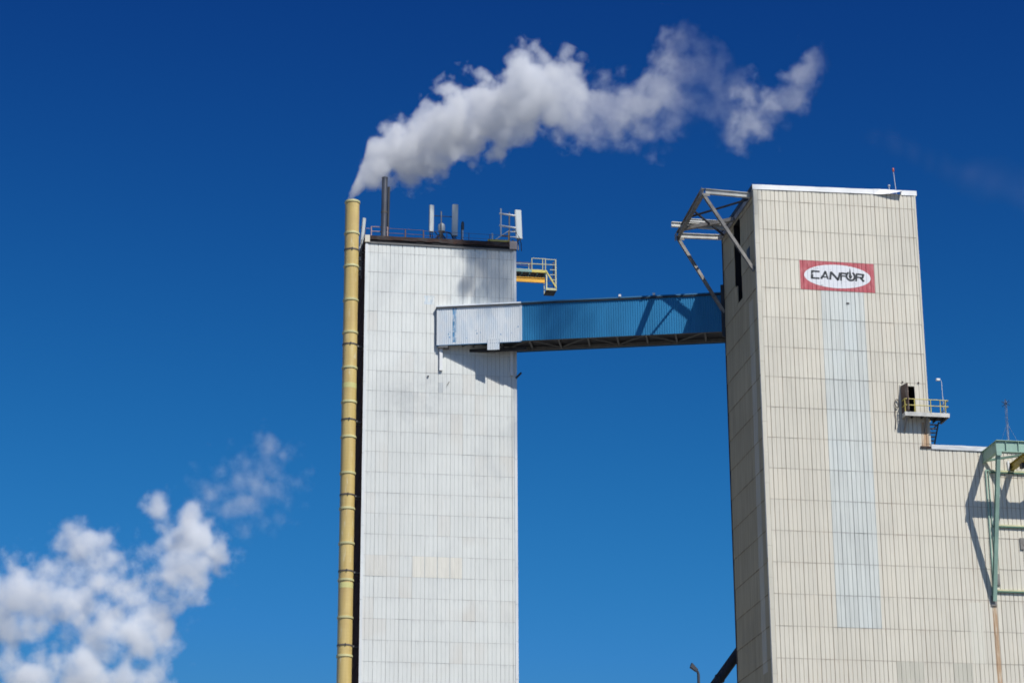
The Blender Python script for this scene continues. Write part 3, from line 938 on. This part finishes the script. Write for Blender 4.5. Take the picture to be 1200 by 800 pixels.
MB().beam(T(571.5, 281.6), T(597.5, 283.0), .2, .18).build('base_beam', m_yel, AF)
MB().beam(T(587.5, 276.6), T(597.5, 277.2), .08, .08).build('cross_arm', m_brownrail, AF)
MB().beam(T(596.3, 283), T(596.3, 271), .1, .1).build('post', m_amber, AF)
MB().path([T(600, 270), T(604, 271), T(606, 275), T(609, 279.5), T(607, 283), T(603.5, 284), T(600, 281)], .045, 6).build('cable', m_cable, AF)
MB().box(T(593, 0).x, T(596, 0).x, ya - .1, ya + .1, RZB + .05, RZB + .5).build('junction_box', m_cable, AF)

# flues ----------------------------------------------------------------------
def flue(name, label, x, y, z0, z1, r, lean, mat, band=None):
    tt = thing(name, label, 'flue pipe', (x, y, z0))
    MB().tube((x, y, z0 - .06), (x + lean, y, z1), r, 20).build('shaft', mat, tt, True)
    MB().lathe((x + lean, y, z1 - .05), [(r * .86, 0), (r * 1.06, 0), (r * 1.06, .06), (r * .86, .06), (r * .86, -.5)], 20).build('rim', mat, tt, True)
    if band:
        c = x + lean * (band - z0) / (z1 - z0)
        MB().lathe((c, y, band), [(r * 1.01, 0), (r * 1.12, 0), (r * 1.12, .12), (r * 1.01, .12)], 20).build('band', m_ringdk, tt, True)
    return tt
flue('flue_pipe', 'thick dark steel flue rising from white tower roof near chimney', -27.42, BY + .45, RZB, 80.85, .25, .05, m_flue, 77.6)
flue('thin_flue_pipe', 'thin black pipe standing close beside the thick dark flue', -27.03, BY + .8, RZB, 80.15, .11, .05, m_darksteel)

# yellow walkway on the right of the white tower -----------------------------------
YW = thing('yellow_walkway', 'yellow steel walkway with hanging ladder cage off white tower side', 'walkway', (-16.1, 19, 73))
yf, yb_ = 18.0, 19.4
W = lambda px, py, y_: at(px, py, 1, y_)
x0w, x1w, zdk = BX + WB + .08, W(640, 317, yf).x, W(622, 316, yf).z
xm = W(623, 316, yf).x
MB().box(x0w, xm, yf - .05, yf + .05, zdk - .22, zdk).build('edge_beam', m_teal, YW)
MB().box(xm + .005, x1w, yf - .06, yf + .06, zdk - .22, zdk).build('edge_beam', m_yel, YW)
MB().box(x0w, x1w - .02, yf + .06, yb_, zdk - .20, zdk - .12).build('deck', m_grating, YW)
for q in (.25, .5, .75, 1.0):
    xx = x0w + (x1w - x0w) * q - .08
    MB().box(xx - .05, xx + .05, yf + .23, yf + .29, zdk - 1.0, zdk - .362).build('hanger', m_darksteel, YW)
    MB().box(xx - .05, xx + .05, yf + .06, yb_, zdk - .36, zdk - .204).build('joist', m_teal, YW)
MB().ibeam((x0w, yf + .14, zdk - .87), (x1w - .1, yf + .14, zdk - .87), .16, .44, .05).build('support_beam', m_amber, YW)
rails(YW, [(x0w, yf), (xm, yf)], zdk, m_brownrail, [(xm - .1, yf)], (.35, .62), .025)
rails(YW, [(xm, yf), (x1w, yf)], zdk, m_pale, [(xm + .02, yf), (x1w - .06, yf), (x1w - .3, yf)], (.55, 1.05), .035)
rails(YW, [(x0w, yb_), (x1w, yb_)], zdk, m_pale, [(xm, yb_), (x1w - .06, yb_)], (.55, 1.05), .03)
xa, xb = x1w + .03, W(651.8, 340, yf).x
zl = W(645, 339.5, yf).z
MB().box(xa - .08, xb + .04, yf - .05, yf + .05, zl - .05, zl + .14).build('cage_beam', m_pale, YW)
MB().box(xa - .05, xb, yf + .06, yb_ - .2, zl - .12, zl - .05).box(xb, xb + .04, yf + .06, yb_ - .2, zl - .05, zl + .10).build('cage_floor', m_grating, YW)
MB().beam((xa, yf, zl + .1), (xa, yf, zdk), .08, .1).build('cage_post', m_pale, YW)
MB().beam((xb - .02, yf, zl + .1), (xb - .02, yf, zdk + 1.05), .07, .09).build('cage_post', m_pale, YW)
MB().beam((xb - .18, yf + .3, zl + .1), (xb - .18, yf + .3, zdk + .9), .05, .06).build('cage_post', m_brownrail, YW)
MB().beam((xb - .02, yb_ - .25, zl), (xb - .02, yb_ - .25, zdk + 1.05), .06, .06).build('cage_post', m_pale, YW)
MB().beam((xa, yb_ - .25, zl), (xa, yb_ - .25, zdk), .06, .06).build('cage_post', m_pale, YW)
MB().beam((xa - .05, yf - .06, zdk - .05), (xb + .02, yf - .06, zl + .16), .05, .11).build('cage_brace', m_yel, YW)
for h in (1.03, .56, .1, -.35, -.8):
    MB().beam((xa + .3 if h < .5 else xa - .1, yf + .02, zdk + h), (xb - .02, yf + .02, zdk + h), .04, .05).build('rung', m_pale, YW)
    MB().beam((xb - .02, yf + .05, zdk + h), (xb - .02, yb_ - .25, zdk + h), .04, .05).build('rung', m_pale, YW)
for h in (.4, .8, 1.2):
    MB().beam((xa + .2, yb_ - .3, zl + h), (xb - .2, yb_ - .3, zl + h), .05, .04).build('rung', m_brownrail, YW)

# ================================================================== CONVEYOR GALLERY
SLP = .303
Un = V((1, -SLP, 0)).normalized()                 # along, left to right
Nn = V((-SLP, -1, 0)).normalized()                # outward, toward the viewer
GO = V((-22.95, 10.08 + SLP * 22.95, 0))
GL = (V((.6, 10.08 - SLP * .6, 0)) - GO).length
gz0, gz1 = 65.83, 69.10
GW = 2.5
CG = thing('conveyor_gallery', 'enclosed blue and white conveyor bridge between the two towers', 'bridge', tuple(GO + Z * gz0))
nb = V((SLP, 1, 0))
def gp(px, py):
    p = at_plane(px, py, nb, 10.08)
    return (p - GO).dot(Un), p.z
sw = gp(611, 380)[0]
FG1 = Face(GO, Un, Nn, sw, .05, gz1, 50, depth=(.035, .035), width=(.075, .075), pitch=.36, flutes=2, lap=0)
FG1.build_mesh(gz0 - .06, gz1 - .002).build('white_cladding', m_wclad, CG)
FG2 = Face(GO + Un * (sw + .005), Un, Nn, GL - sw, .05, gz1, 50, depth=(.04, .04), width=(.085, .085), pitch=.40, flutes=2, lap=0)
FG2.build_mesh(gz0, gz1).build('blue_cladding', m_blue, CG)
def gbox(a, b_, c, name, mat, label=None):
    return MB().obox(GO, Un, Nn, Z, a, b_, c).build(name, mat, CG, label=label)
gbox((sw - .07, sw + .05), (.003, .03), (gz0, gz1), 'joint_cover', m_wclad)
gbox((0, sw), (.0, .02), (gz0 - .12, gz0 - .062), 'sill_strip', m_bluedk)
# roof: low monopitch with eaves
for a, b_, mat, nm in ((-.05, sw - .003, m_wclad, 'white_roof_edge'), (sw + .003, GL, m_bluedk, 'blue_roof_edge')):
    s = MB()
    P = lambda u, n_, z: GO + Un * u + Nn * n_ + Z * z
    s.hexa([P(a, .14, gz1 + .002), P(b_, .14, gz1 + .002), P(b_, -GW - .1, gz1 + .002), P(a, -GW - .1, gz1 + .002),
            P(a, .12, gz1 + .12), P(b_, .12, gz1 + .12), P(b_, -GW - .1, gz1 + .45), P(a, -GW - .1, gz1 + .45)])
    s.build(nm, mat, CG)
    MB().obox(GO, Un, Nn, Z, (a, b_), (.02, .10), (gz1 - .10, gz1 - .002)).build('eaves_trim', m_darksteel if mat is m_bluedk else m_brace, CG)
MB().obox(GO, Un, Nn, Z, (-.05, GL), (-GW - .0, -GW + .06), (gz0, gz1)).build('rear_wall', m_bluedk, CG)
gbox((-.04, -.002), (-GW, .0), (gz0 - .05, gz1), 'end_panel', m_darksteel)
gbox((.0, GL), (-GW + .1, -.06), (gz0 + .22, gz0 + .30), 'floor_deck', m_darksteel)
MB().obox(GO, Un, Nn, Z, (.1, GL), (-.14, -.05), (gz0 - .02, gz0 + .2)).build('floor_chord', m_brace, CG)
MB().obox(GO, Un, Nn, Z, (.1, GL), (-GW + .07, -GW + .22), (gz0 - .1, gz0 + .2)).build('floor_chord', m_brace, CG)
MB().obox(GO, Un, Nn, Z, (.1, GL), (-GW - .08, -GW - .003), (gz0 - .16, gz0 + .2)).build('floor_chord', m_bluedk, CG)
step = 2.42
k = 0
u0 = gp(757, 391.5)[0] % step
us = []
uu = u0
while uu < GL - .3:
    us.append(uu)
    uu += step
for i, uu in enumerate(us):
    MB().obox(GO, Un, Nn, Z, (uu - .07, uu + .07), (-GW + .225, -.145), (gz0 - .02, gz0 + .14)).build('cross_beam', m_brace, CG)
    if i + 1 < len(us):
        a, b_ = (-.2, -GW + .3) if i % 2 else (-GW + .3, -.2)
        MB().beam(GO + Un * (uu + .12) + Nn * a + Z * (gz0 + .06), GO + Un * (us[i + 1] - .12) + Nn * b_ + Z * (gz0 + .06), .1, .08).build('floor_brace', m_brace, CG)
# white flap, blue stripe, small lamps, end trim
f0, f1 = gp(571.2, 405)[0], gp(585.4, 405)[0]
zf0 = gp(578, 409.8)[1]
FF = Face(GO + Un * f0 + Nn * .04, Un, Nn, f1 - f0, .05, gz1, 50, depth=(.03, .03), width=(.07, .07), pitch=.36, flutes=2, lap=0)
FF.build_mesh(zf0, gz0 + .3).build('hanging_flap', m_wclad, CG)
gbox((f0, f1), (.0, .036), (gz0 + .2, gz0 + .3), 'flap_fixing', m_wclad)
a0, a1 = gp(530.5, 380)[0], gp(534.5, 380)[0]
FG1.drape([[(a0, gz0 + .15), (a0 + .17, gz0 + .15), (a0 + .17, gz1 - .12), (a0, gz1 - .12)], [(a0 + .22, gz0), (a1, gz0), (a1, gz1 - .1), (a0 + .22, gz1 - .1)]], .006).build('blue_stripe', m_bluestripe, CG)
rr = random.Random(11)
ch = []
for k in range(16):
    u = rr.uniform(.5, sw - .3)
    z = gz0 + rr.uniform(.2, 1.2)
    w = rr.uniform(.03, .1)
    ch.append([(u, z), (u + w, z + rr.uniform(-.05, .05)), (u + w * .7, z + w * 1.3), (u - w * .2, z + w * .8)])
FG1.drape(ch, .006).build('paint_chips', m_bluestripe, CG)
for px in (726.5, 766.5):
    u, z = gp(px, 348)
    MB().obox(GO, Un, Nn, Z, (u - .1, u + .1), (.02, .2), (gz1 + .13, gz1 + .32)).build('eaves_lamp', m_flash, CG)
u_, _ = gp(847, 365)
gbox((u_ - .12, u_ + .2), (.004, .14), (gz0 - .5, gz1 + .75), 'end_flashing', m_darksteel)
for (px, pya, pyb) in ((516.8, 409, 434), (599.5, 412, 440)):
    a, b_ = at(px, pya, 1, BY - .12), at(px, pyb, 1, BY - .12)
    MB().box(a.x - .13, a.x + .13, BY - .22, BY - .04, b_.z, gz0 - .13).build('wall_post', m_flash, CG)
gbox((.15, .95), (-.9, .02), (gz0 - .30, gz0 - .13), 'bearing_beam', m_brace)
gbox((-.1, 7.4), (-1.4, -1.1), (gz0 - .42, gz0 - .17), 'bearing_beam', m_darksteel)

# ================================================================== CHIMNEY
CHX = (at(404.2, 300, 1, 17.9).x + at(419.6, 300, 1, 17.9).x) / 2
CX, CY_, CR = CHX, 17.9, .60
CH = thing('tan_chimney', 'tall slim tan chimney with pale rings standing beside white tower', 'chimney', (CX, CY_, 0))
ztop = at(412, 233.5, 1, CY_ - CR).z
MB().lathe((CX, CY_, 0), [(CR, 0), (CR, ztop), (CR - .06, ztop), (CR - .06, ztop - 3), (0.01, ztop - 3)], 48).build('shaft', m_chim, CH, True)
ringpy = [234, 271, 309.6, 349.2, 387.5, 428.8, 469, 510, 552.5, 594, 635, 678, 722, 767]
zs = [at(405, py, 1, CY_ - CR).z for py in ringpy]
while zs[-1] > 3:
    zs.append(zs[-1] - 2.97)
for z in zs:
    MB().lathe((CX, CY_, z), [(CR + .002, -.09), (CR + .055, -.09), (CR + .065, 0), (CR + .055, .09), (CR + .002, .09)], 48).build('flange_ring', m_ring, CH, True)
bz = [at(405, py, 1, CY_ - CR).z for py in (290.5, 401.5, 490, 578, 667.5, 754.5)]
while bz[-1] > 6:
    bz.append(bz[-1] - 6.2)
for z in bz:
    MB().lathe((CX, CY_, z), [(CR + .002, -.06), (CR + .035, -.06), (CR + .035, .06), (CR + .002, .06)], 48).build('collar', m_ringdk, CH, True)
    MB().beam((CX + CR + .02, CY_ + .1, z), (BX - .02, CY_ + .3, z), .1, .13).beam((CX + CR * .6, CY_ + .52, z), (BX - .02, CY_ + 1.1, z), .1, .12).build('wall_tie', m_brace, CH)
    MB().box(CX - .05, CX + .03, CY_ - CR - .09, CY_ - CR - .03, z - .09, z + .09).build('collar_bolt', m_darksteel, CH)
for py in (450, 684.5):
    z = at(405, py, 1, CY_ - CR).z
    MB().lathe((CX, CY_, z), [(CR + .001, -.22), (CR + .006, -.22), (CR + .006, .22), (CR + .001, .22)], 48).build('pale_band', paint('pale_yellow_band', (.66, .62, .25), .4, .15), CH, True)
DI = thing('wall_fitting', 'row of small pale fittings on wall between the chimney and white tower top', 'fitting', (-29.4, BY + 1, 73.5))
for k in range(6):
    z = 72.2 + k * .45
    MB().box(-29.36, -29.22, BY + 1.2, BY + 1.34, z, z + .28).build('fitting', m_wsteel if k % 2 else m_steel, DI)
MB().beam((-29.2, BY + 1.27, 71.9), (-29.2, BY + 1.27, 75.4), .06, .06).beam((-29.2, BY + 1.27, 73.4), (BX - .02, BY + 1.27, 73.4), .05, .05).build('rail', m_steel, DI)

# ------------------------------------------------------------------ far things: duct behind the beige tower, lamp post near the viewer
DU = thing('sloping_duct', 'black sloping duct coming down behind the beige tower', 'duct', (-27, 14.5, 0))
p0, p1 = V((4.0, 14.0, 43.75)), V((-27.0, 14.0, 2.6))
d_ = (p1 - p0)
MB().tube(p0, p1, .40, 24).build('tube', m_darksteel, DU, True)
for k in range(1, 14):
    c = p0 + d_ * (k / 14)
    MB().tube(c - d_.normalized() * .06, c + d_.normalized() * .06, .45, 24).build('flange', m_darksteel, DU, True)
MB().box(-28.2, -26.2, 13, 15, 0, 3.2).build('hopper', m_steel, DU)
SLM = thing('street_lamp', 'dark street lamp with bent top poking up at bottom edge', 'street lamp', (-35.83, -120, 0))
MB().tube((-35.83, -120, 0), (-35.83, -120, 11.72), .07, 12, .032).build('pole', m_lampgrey, SLM, True)
MB().path([(-35.83, -120, 11.72), (-35.85, -120, 11.78), (-35.89, -120, 11.82)], .03, 8).build('arm', m_lampgrey, SLM)
hd = V((-.72, 0, .62)).normalized()
hn = V((-.62, 0, -.72)).normalized()
s = MB()
P = lambda a, b_, c: V((-35.86, -120, 11.79)) + hd * a + V((0, 1, 0)) * b_ + hn * c
s.hexa([P(0, -.05, -.03), P(.20, -.06, -.05), P(.20, .06, -.05), P(0, .05, -.03), P(.0, -.05, .03), P(.16, -.06, .045), P(.16, .06, .045), P(0, .05, .03)])
s.build('lamp_head', m_lampgrey, SLM)


# ================================================================== STEAM AND CLOUD
def volume_material(name):
    m = bpy.data.materials.new(name)
    m.use_nodes = True
    t = m.node_tree
    t.nodes.remove(t.nodes['Principled BSDF'])
    return m, t


def curve_node(t, fac, pts):
    n = t.nodes.new('ShaderNodeFloatCurve')
    c = n.mapping.curves[0]
    c.points[0].location = pts[0]
    c.points[1].location = pts[-1]
    for p in pts[1:-1]:
        c.points.new(*p)
    n.mapping.update()
    t.links.new(fac, n.inputs['Value'])
    return n.outputs[0]


PK = .8
# plan of the drift: first a little away behind the flue, then toward the viewer
YP = [(-40, 17.9), (CX + .2, 17.9), (-28.6, 19.2), (-27.2, 19.9), (-25.5, 19.7), (-21.5, 17.8), (-17.0, 12.5), (-13, 8.6), (-10, 5.4), (-6, 1.6), (12, -14.5)]


def y_at(x):
    for (a, ya_), (b_, yb2) in zip(YP[:-1], YP[1:]):
        if x <= b_:
            return ya_ + (yb2 - ya_) * (x - a) / (b_ - a)
    return YP[-1][1]


def on_drift(px, py):
    y_ = 15.0
    for _ in range(60):
        y_ = y_ * .5 + .5 * y_at(at(px, py, 1, y_).x)
    return at(px, py, 1, y_)


# (px, py, radius px, density)
SP = [(411.5, 226, 13, .75), (415, 219, 16, .85), (422, 206, 19, 1), (440, 188, 30, 1), (458, 180, 33, 1), (480, 176, 33, 1), (505, 161, 42, 1),
      (535, 150, 44, 1), (560, 140, 42, 1), (582, 130, 43, 1), (605, 116, 46, 1), (632, 112, 43, .97), (660, 114, 42, .8), (688, 126, 38, .66),
      (712, 134, 36, .54), (735, 132, 34, .54), (755, 118, 42, .56), (775, 104, 56, .44), (798, 92, 52, .28), (825, 95, 44, .19), (850, 108, 42, .22), (878, 134, 31, .58),
      (905, 126, 28, .60), (930, 103, 29, .54), (952, 82, 26, .43), (968, 66, 16, .22)]
wp = []
for px, py, r, d in SP:
    p = on_drift(px, py)
    q = at(px, py - r, 1, p.y)
    wp.append((p.x, p.y, p.z, (q - p).length, d))
x_a, x_b = wp[0][0], wp[-1][0]
z_a, z_b, r_m = 76.0, 96.0, 5.0
plume_mat, t = volume_material('steam')
geo = nd(t, 'ShaderNodeNewGeometry')
pos = geo
# slow swirl that bends the plume, then finer billows
wob = NOISE(t, pos, .20, 2, .5, out=1)
wob = nd(t, 'ShaderNodeVectorMath', {0: wob, 1: (.5, .5, .5)}, operation='SUBTRACT')
sp_ = t.nodes.new('ShaderNodeSeparateXYZ')
t.links.new(pos, sp_.inputs[0])
grow = RANGE(t, sp_.outputs[0], x_a, x_a + 5, .15, 1)
wob = nd(t, 'ShaderNodeVectorMath', {0: wob, 3: M(t, 'MULTIPLY', grow, 2.6)}, operation='SCALE')
q_ = nd(t, 'ShaderNodeVectorMath', {0: pos, 1: wob}, operation='ADD')
sq = t.nodes.new('ShaderNodeSeparateXYZ')
t.links.new(q_, sq.inputs[0])
u_ = RANGE(t, sq.outputs[0], x_a, x_b, 0, 1)
N01 = lambda x: (x - x_a) / (x_b - x_a)
zc = M(t, 'MULTIPLY_ADD', curve_node(t, u_, [(N01(w[0]), (w[2] - z_a) / (z_b - z_a)) for w in wp]), z_b - z_a, z_a)
rc = M(t, 'MULTIPLY', curve_node(t, u_, [(N01(w[0]), w[3] / r_m) for w in wp]), r_m)
dc = curve_node(t, u_, [(N01(w[0]), w[4]) for w in wp])
yc = M(t, 'MULTIPLY_ADD', curve_node(t, u_, [(N01(w[0]), (w[1] + 15) / 40) for w in wp]), 40, -15)
dy = M(t, 'MULTIPLY', M(t, 'SUBTRACT', sq.outputs[1], yc), .80)
dz = M(t, 'SUBTRACT', sq.outputs[2], zc)
dist = M(t, 'DIVIDE', M(t, 'SQRT', M(t, 'ADD', M(t, 'MULTIPLY', dy, dy), M(t, 'MULTIPLY', dz, dz))), rc)
nb_ = NOISE(t, pos, .70, 8, .66)


def LUMPS(t, vec, scale):
    """rounded billows: high in the middle of each cell, creased between"""
    n = t.nodes.new('ShaderNodeTexVoronoi')
    n.feature = 'F1'
    t.links.new(vec, n.inputs['Vector'])
    n.inputs['Scale'].default_value = scale
    return M(t, 'SUBTRACT', .62, n.outputs['Distance'])


lumps = LUMPS(t, nd(t, 'ShaderNodeVectorMath', {0: pos, 1: nd(t, 'ShaderNodeVectorMath', {0: NOISE(t, pos, .9, 2, .5, out=1), 3: .8}, operation='SCALE')}, operation='ADD'), .50)
body = M(t, 'ADD', M(t, 'SUBTRACT', .86, dist), M(t, 'MULTIPLY', M(t, 'MULTIPLY_ADD', lumps, .55, M(t, 'SUBTRACT', nb_, .5)), RANGE(t, u_, .35, .9, 1.75, 2.7)))
# the windward side of the rising neck
x_l = M(t, 'MULTIPLY_ADD', M(t, 'SUBTRACT', sq.outputs[2], ztop), .34, CX - .62)
neck = M(t, 'ADD', M(t, 'MULTIPLY', M(t, 'SUBTRACT', sq.outputs[0], x_l), 1.5), M(t, 'MULTIPLY', M(t, 'SUBTRACT', nb_, .5), 1.2))
body = M(t, 'MINIMUM', body, neck)
dens = M(t, 'POWER', RANGE(t, body, 0.0, RANGE(t, u_, .3, .75, .34, .62), 0, 1), RANGE(t, u_, .3, .75, 1.1, 1.5))
gaps = RANGE(t, NOISE(t, pos, .30, 3, .6), .40, .56, 0, 1, True)
dens = M(t, 'MULTIPLY', dens, M(t, 'MAXIMUM', gaps, RANGE(t, u_, .42, .70, 1, .22)))
edge = RANGE(t, M(t, 'ADD', sq.outputs[0], 0), x_a - .7, x_a - .5, 0, 1)
dens = M(t, 'MULTIPLY', M(t, 'MULTIPLY', dens, M(t, 'POWER', dc, 1.8)), .8)
above = RANGE(t, sp_.outputs[2], ztop + .02, ztop + .25, 0, 1)
dens = M(t, 'MULTIPLY', dens, M(t, 'MAXIMUM', above, RANGE(t, sp_.outputs[0], CX + 2, CX + 2.1, 0, 1)))
pv = t.nodes.new('ShaderNodeVolumePrincipled')
pv.inputs['Color'].default_value = (.988, .994, 1.0, 1)
pv.inputs['Anisotropy'].default_value = -.15
t.links.new(dens, pv.inputs['Density'])
t.links.new(pv.outputs[0], t.nodes['Material Output'].inputs['Volume'])
# tube that holds the steam
s = MB()
rings = []
NS = 14
for k, w in enumerate(wp):
    c = V(w[:3])
    r = w[3] * 1.35 + (1.0 if k > 3 else .25 * k)
    rings.append((c, r))
rings.insert(0, (V((CX, CY_, ztop + .03)), CR - .08))
rings[1] = (V((CX + .12, CY_, ztop + .75)), 1.05)
rings[2] = (V((CX + .35, CY_ + .4, ztop + 1.6)), 1.6)
ax = V((1, -PK, 0)).normalized()
side = V((PK, 1, 0)).normalized()
for k, (c, r) in enumerate(rings):
    tl = (0 if k > 6 else [1.45, 1.3, 1.0, .7, .5, .3, .1][k])
    a_ = (ax * math.cos(tl) + Z * math.sin(tl)).normalized()
    upv = side.cross(a_).normalized()
    upv = -upv if upv.dot(Z) < 0 and tl < 1 else upv
    if k == 0 or tl >= 1:
        upv = -ax * math.sin(tl) + Z * math.cos(tl)
    for j in range(NS):
        an = 2 * math.pi * j / NS
        s.v.append(c + side * math.cos(an) * r * 1.1 + upv * math.sin(an) * r)
for k in range(len(rings) - 1):
    for j in range(NS):
        s.f.append((k * NS + j, k * NS + (j + 1) % NS, (k + 1) * NS + (j + 1) % NS, (k + 1) * NS + j))
s.f.append(tuple(reversed(range(NS))))
s.f.append(tuple((len(rings) - 1) * NS + j for j in range(NS)))
pl = s.build('steam_plume', plume_mat)
pl['kind'] = 'stuff'
pl['label'] = 'white steam plume drifting right from the top of the tan chimney'
pl['category'] = 'steam'
plume_mat.cycles.volume_step_rate = .35 if hasattr(plume_mat.cycles, 'volume_step_rate') else 1


def cloud(name, label, blobs, ydist, mat_name, dens_k, nscale, thick, aniso=-.15, color=.992, namp=1.5, step=.31):
    """billowing steam made of several puffs at one distance"""
    m, t = volume_material(mat_name)
    pos = nd(t, 'ShaderNodeNewGeometry')
    wv = NOISE(t, pos, nscale * .45, 2, .5, out=1)
    wv = nd(t, 'ShaderNodeVectorMath', {0: wv, 1: (.5, .5, .5)}, operation='SUBTRACT')
    wv = nd(t, 'ShaderNodeVectorMath', {0: wv, 3: 1.2 / nscale}, operation='SCALE')
    q = nd(t, 'ShaderNodeVectorMath', {0: pos, 1: wv}, operation='ADD')
    best = None
    lo, hi = V((1e9,) * 3), V((-1e9,) * 3)
    for (px, py, r, d, oy) in blobs:
        c = at(px, py, 1, ydist + oy)
        rw = (at(px + r, py, 1, ydist + oy) - c).length
        for i in range(3):
            e = rw * 1.35 + 1.5 / nscale * .4
            lo[i], hi[i] = min(lo[i], c[i] - e), max(hi[i], c[i] + e)
        dd = nd(t, 'ShaderNodeVectorMath', {0: q, 1: tuple(c)}, out=1, operation='DISTANCE')
        v = M(t, 'MULTIPLY_ADD', dd, -d / rw, d)
        best = v if best is None else M(t, 'SMOOTH_MAX', best, v, .25)
    nn = NOISE(t, pos, nscale, 9, .72)
    lp = LUMPS(t, q, nscale * 1.0)
    body = M(t, 'ADD', best, M(t, 'MULTIPLY', M(t, 'MULTIPLY_ADD', lp, .42, M(t, 'SUBTRACT', nn, .54)), namp))
    dn = M(t, 'POWER', RANGE(t, body, .0, .72, 0, 1), 1.6)
    dn = M(t, 'MULTIPLY', dn, dens_k)
    pv = t.nodes.new('ShaderNodeVolumePrincipled')
    pv.inputs['Color'].default_value = (color - .016, color - .003, 1.0, 1)
    pv.inputs['Anisotropy'].default_value = aniso
    t.links.new(dn, pv.inputs['Density'])
    t.links.new(pv.outputs[0], t.nodes['Material Output'].inputs['Volume'])
    m.cycles.volume_step_rate = step
    lo[2] = max(lo[2], 2)
    s = MB().box(lo.x, hi.x, lo.y, hi.y, lo.z, hi.z)
    o = s.build(name, m)
    o['kind'] = 'stuff'
    o['label'] = label
    o['category'] = 'cloud'
    return o


blobs = [(96, 638, 33, 1.0, 0), (118, 662, 24, .55, 2), (225, 622, 40, 1.0, 6), (190, 598, 22, .85, 2), (252, 648, 28, .8, 8), (214, 668, 38, .85, 4), (176, 655, 24, .6, 3),
         (182, 700, 34, .62, 4), (112, 682, 40, .55, 0), (20, 704, 48, 1.0, -4), (70, 696, 44, .6, -3), (20, 740, 36, .5, -3), (112, 742, 44, .62, 0), (166, 752, 40, .85, 2),
         (135, 715, 38, .5, 3), (104, 794, 50, .85, 0), (185, 735, 30, .6, 5), (30, 798, 42, .95, -5), (150, 800, 40, .7, 2)]
cloud('steam_cloud', 'large broken white and grey steam cloud at lower left', blobs, 150, 'thick_steam', .55, .30, 8, namp=2.4)
wisps = [(315, 525, 16, .7, 0), (330, 535, 9, .6, 0), (303, 512, 9, .6, 0), (285, 585, 36, .36, 0), (310, 560, 34, .30, 0), (250, 575, 26, .34, 0)]
cloud('steam_wisp', 'thin torn wisp of steam above the lower left cloud', wisps, 158, 'thin_steam', .22, .35, 8, namp=1.5)
cirrus = [(1015, 165, 16, .5, 0), (1040, 173, 18, .5, 0), (1065, 181, 20, .5, 0), (1090, 190, 22, .5, 0), (1115, 199, 24, .5, 0), (1140, 208, 26, .5, 0), (1165, 217, 28, .5, 0), (1190, 226, 30, .5, 0), (1218, 236, 32, .5, 0)]
cloud('faint_haze_streak', 'very faint streak of thin cloud right of the beige tower top', cirrus, 600, 'cirrus_vapour', .006, .06, 8, namp=.5, step=1.0)

# ------------------------------------------------------------------ light, sky, camera
SUN_T = V((-.48, 1, -1.31)).normalized()
el = math.asin(-SUN_T.z)
az = math.atan2(-SUN_T.x, -SUN_T.y)
sun = bpy.data.lights.new('sun', 'SUN')
sun.energy = 4.5
sun.angle = math.radians(.53)
sun.color = (1, .965, .905)
so = bpy.data.objects.new('sun', sun)
COL.objects.link(so)
so.rotation_euler = SUN_T.to_track_quat('-Z', 'Y').to_euler()
so.location = (40, -80, 120)

w = bpy.data.worlds.new('World')
S.world = w
w.use_nodes = True
t = w.node_tree
sky = t.nodes.new('ShaderNodeTexSky')
sky.sky_type = 'NISHITA'
sky.sun_disc = False
sky.sun_elevation = el
sky.sun_rotation = az
sky.altitude = 600
sky.air_density = 1.0
sky.dust_density = .3
sky.ozone_density = 3.0
bg = t.nodes['Background']
# a deep, dry, high altitude blue: each channel of the sky steepened, bright parts held back
sc_ = t.nodes.new('ShaderNodeSeparateColor')
hsv = nd(t, 'ShaderNodeHueSaturation', {'Hue': .5, 'Saturation': 1.18, 'Value': 1.0, 'Color': sky.outputs[0]})
t.links.new(hsv, sc_.inputs[0])
chs = []
for i, (g_, a_, soft, mx_) in enumerate(((2.3, .145, 400, 2.2), (3.2, .176, 3.8, 5.0), (2.2, .232, 14.9, 6.5))):
    x_ = M(t, 'MULTIPLY', M(t, 'POWER', M(t, 'MAXIMUM', sc_.outputs[i], 0.0), g_), a_)
    x_ = M(t, 'DIVIDE', x_, M(t, 'MULTIPLY_ADD', x_, 1 / soft, 1.0))
    chs.append(M(t, 'MINIMUM', x_, mx_))
t.links.new(nd(t, 'ShaderNodeCombineColor', {0: chs[0], 1: chs[1], 2: chs[2]}), bg.inputs[0])
bg.inputs[1].default_value = .085

cam = bpy.data.cameras.new('camera')
co = bpy.data.objects.new('camera', cam)
COL.objects.link(co)
R = Matrix((RT, UP, -FW)).transposed()
co.matrix_world = Matrix.Translation(CAM) @ R.to_4x4()
cam.sensor_width = 36
cam.lens = FPX / 1200 * 36
cam.clip_start = .5
cam.clip_end = 9000
S.camera = co

S.view_settings.view_transform = 'Standard'
S.view_settings.look = 'None'
S.view_settings.exposure = 0
S.view_settings.gamma = 1
S.render.engine = 'CYCLES'
cy = S.cycles
cy.use_denoising = True
cy.use_adaptive_sampling = True
cy.adaptive_threshold = .016
cy.max_bounces = 12
cy.diffuse_bounces = 3
cy.glossy_bounces = 2
cy.volume_bounces = 7
cy.volume_step_rate = 1.0
cy.volume_max_steps = 256
cy.filter_width = 1.7
cy.adaptive_min_samples = 64
cy.use_light_tree = False

for o in list(bpy.data.objects):
    if '_base' in o:
        del o['_base']
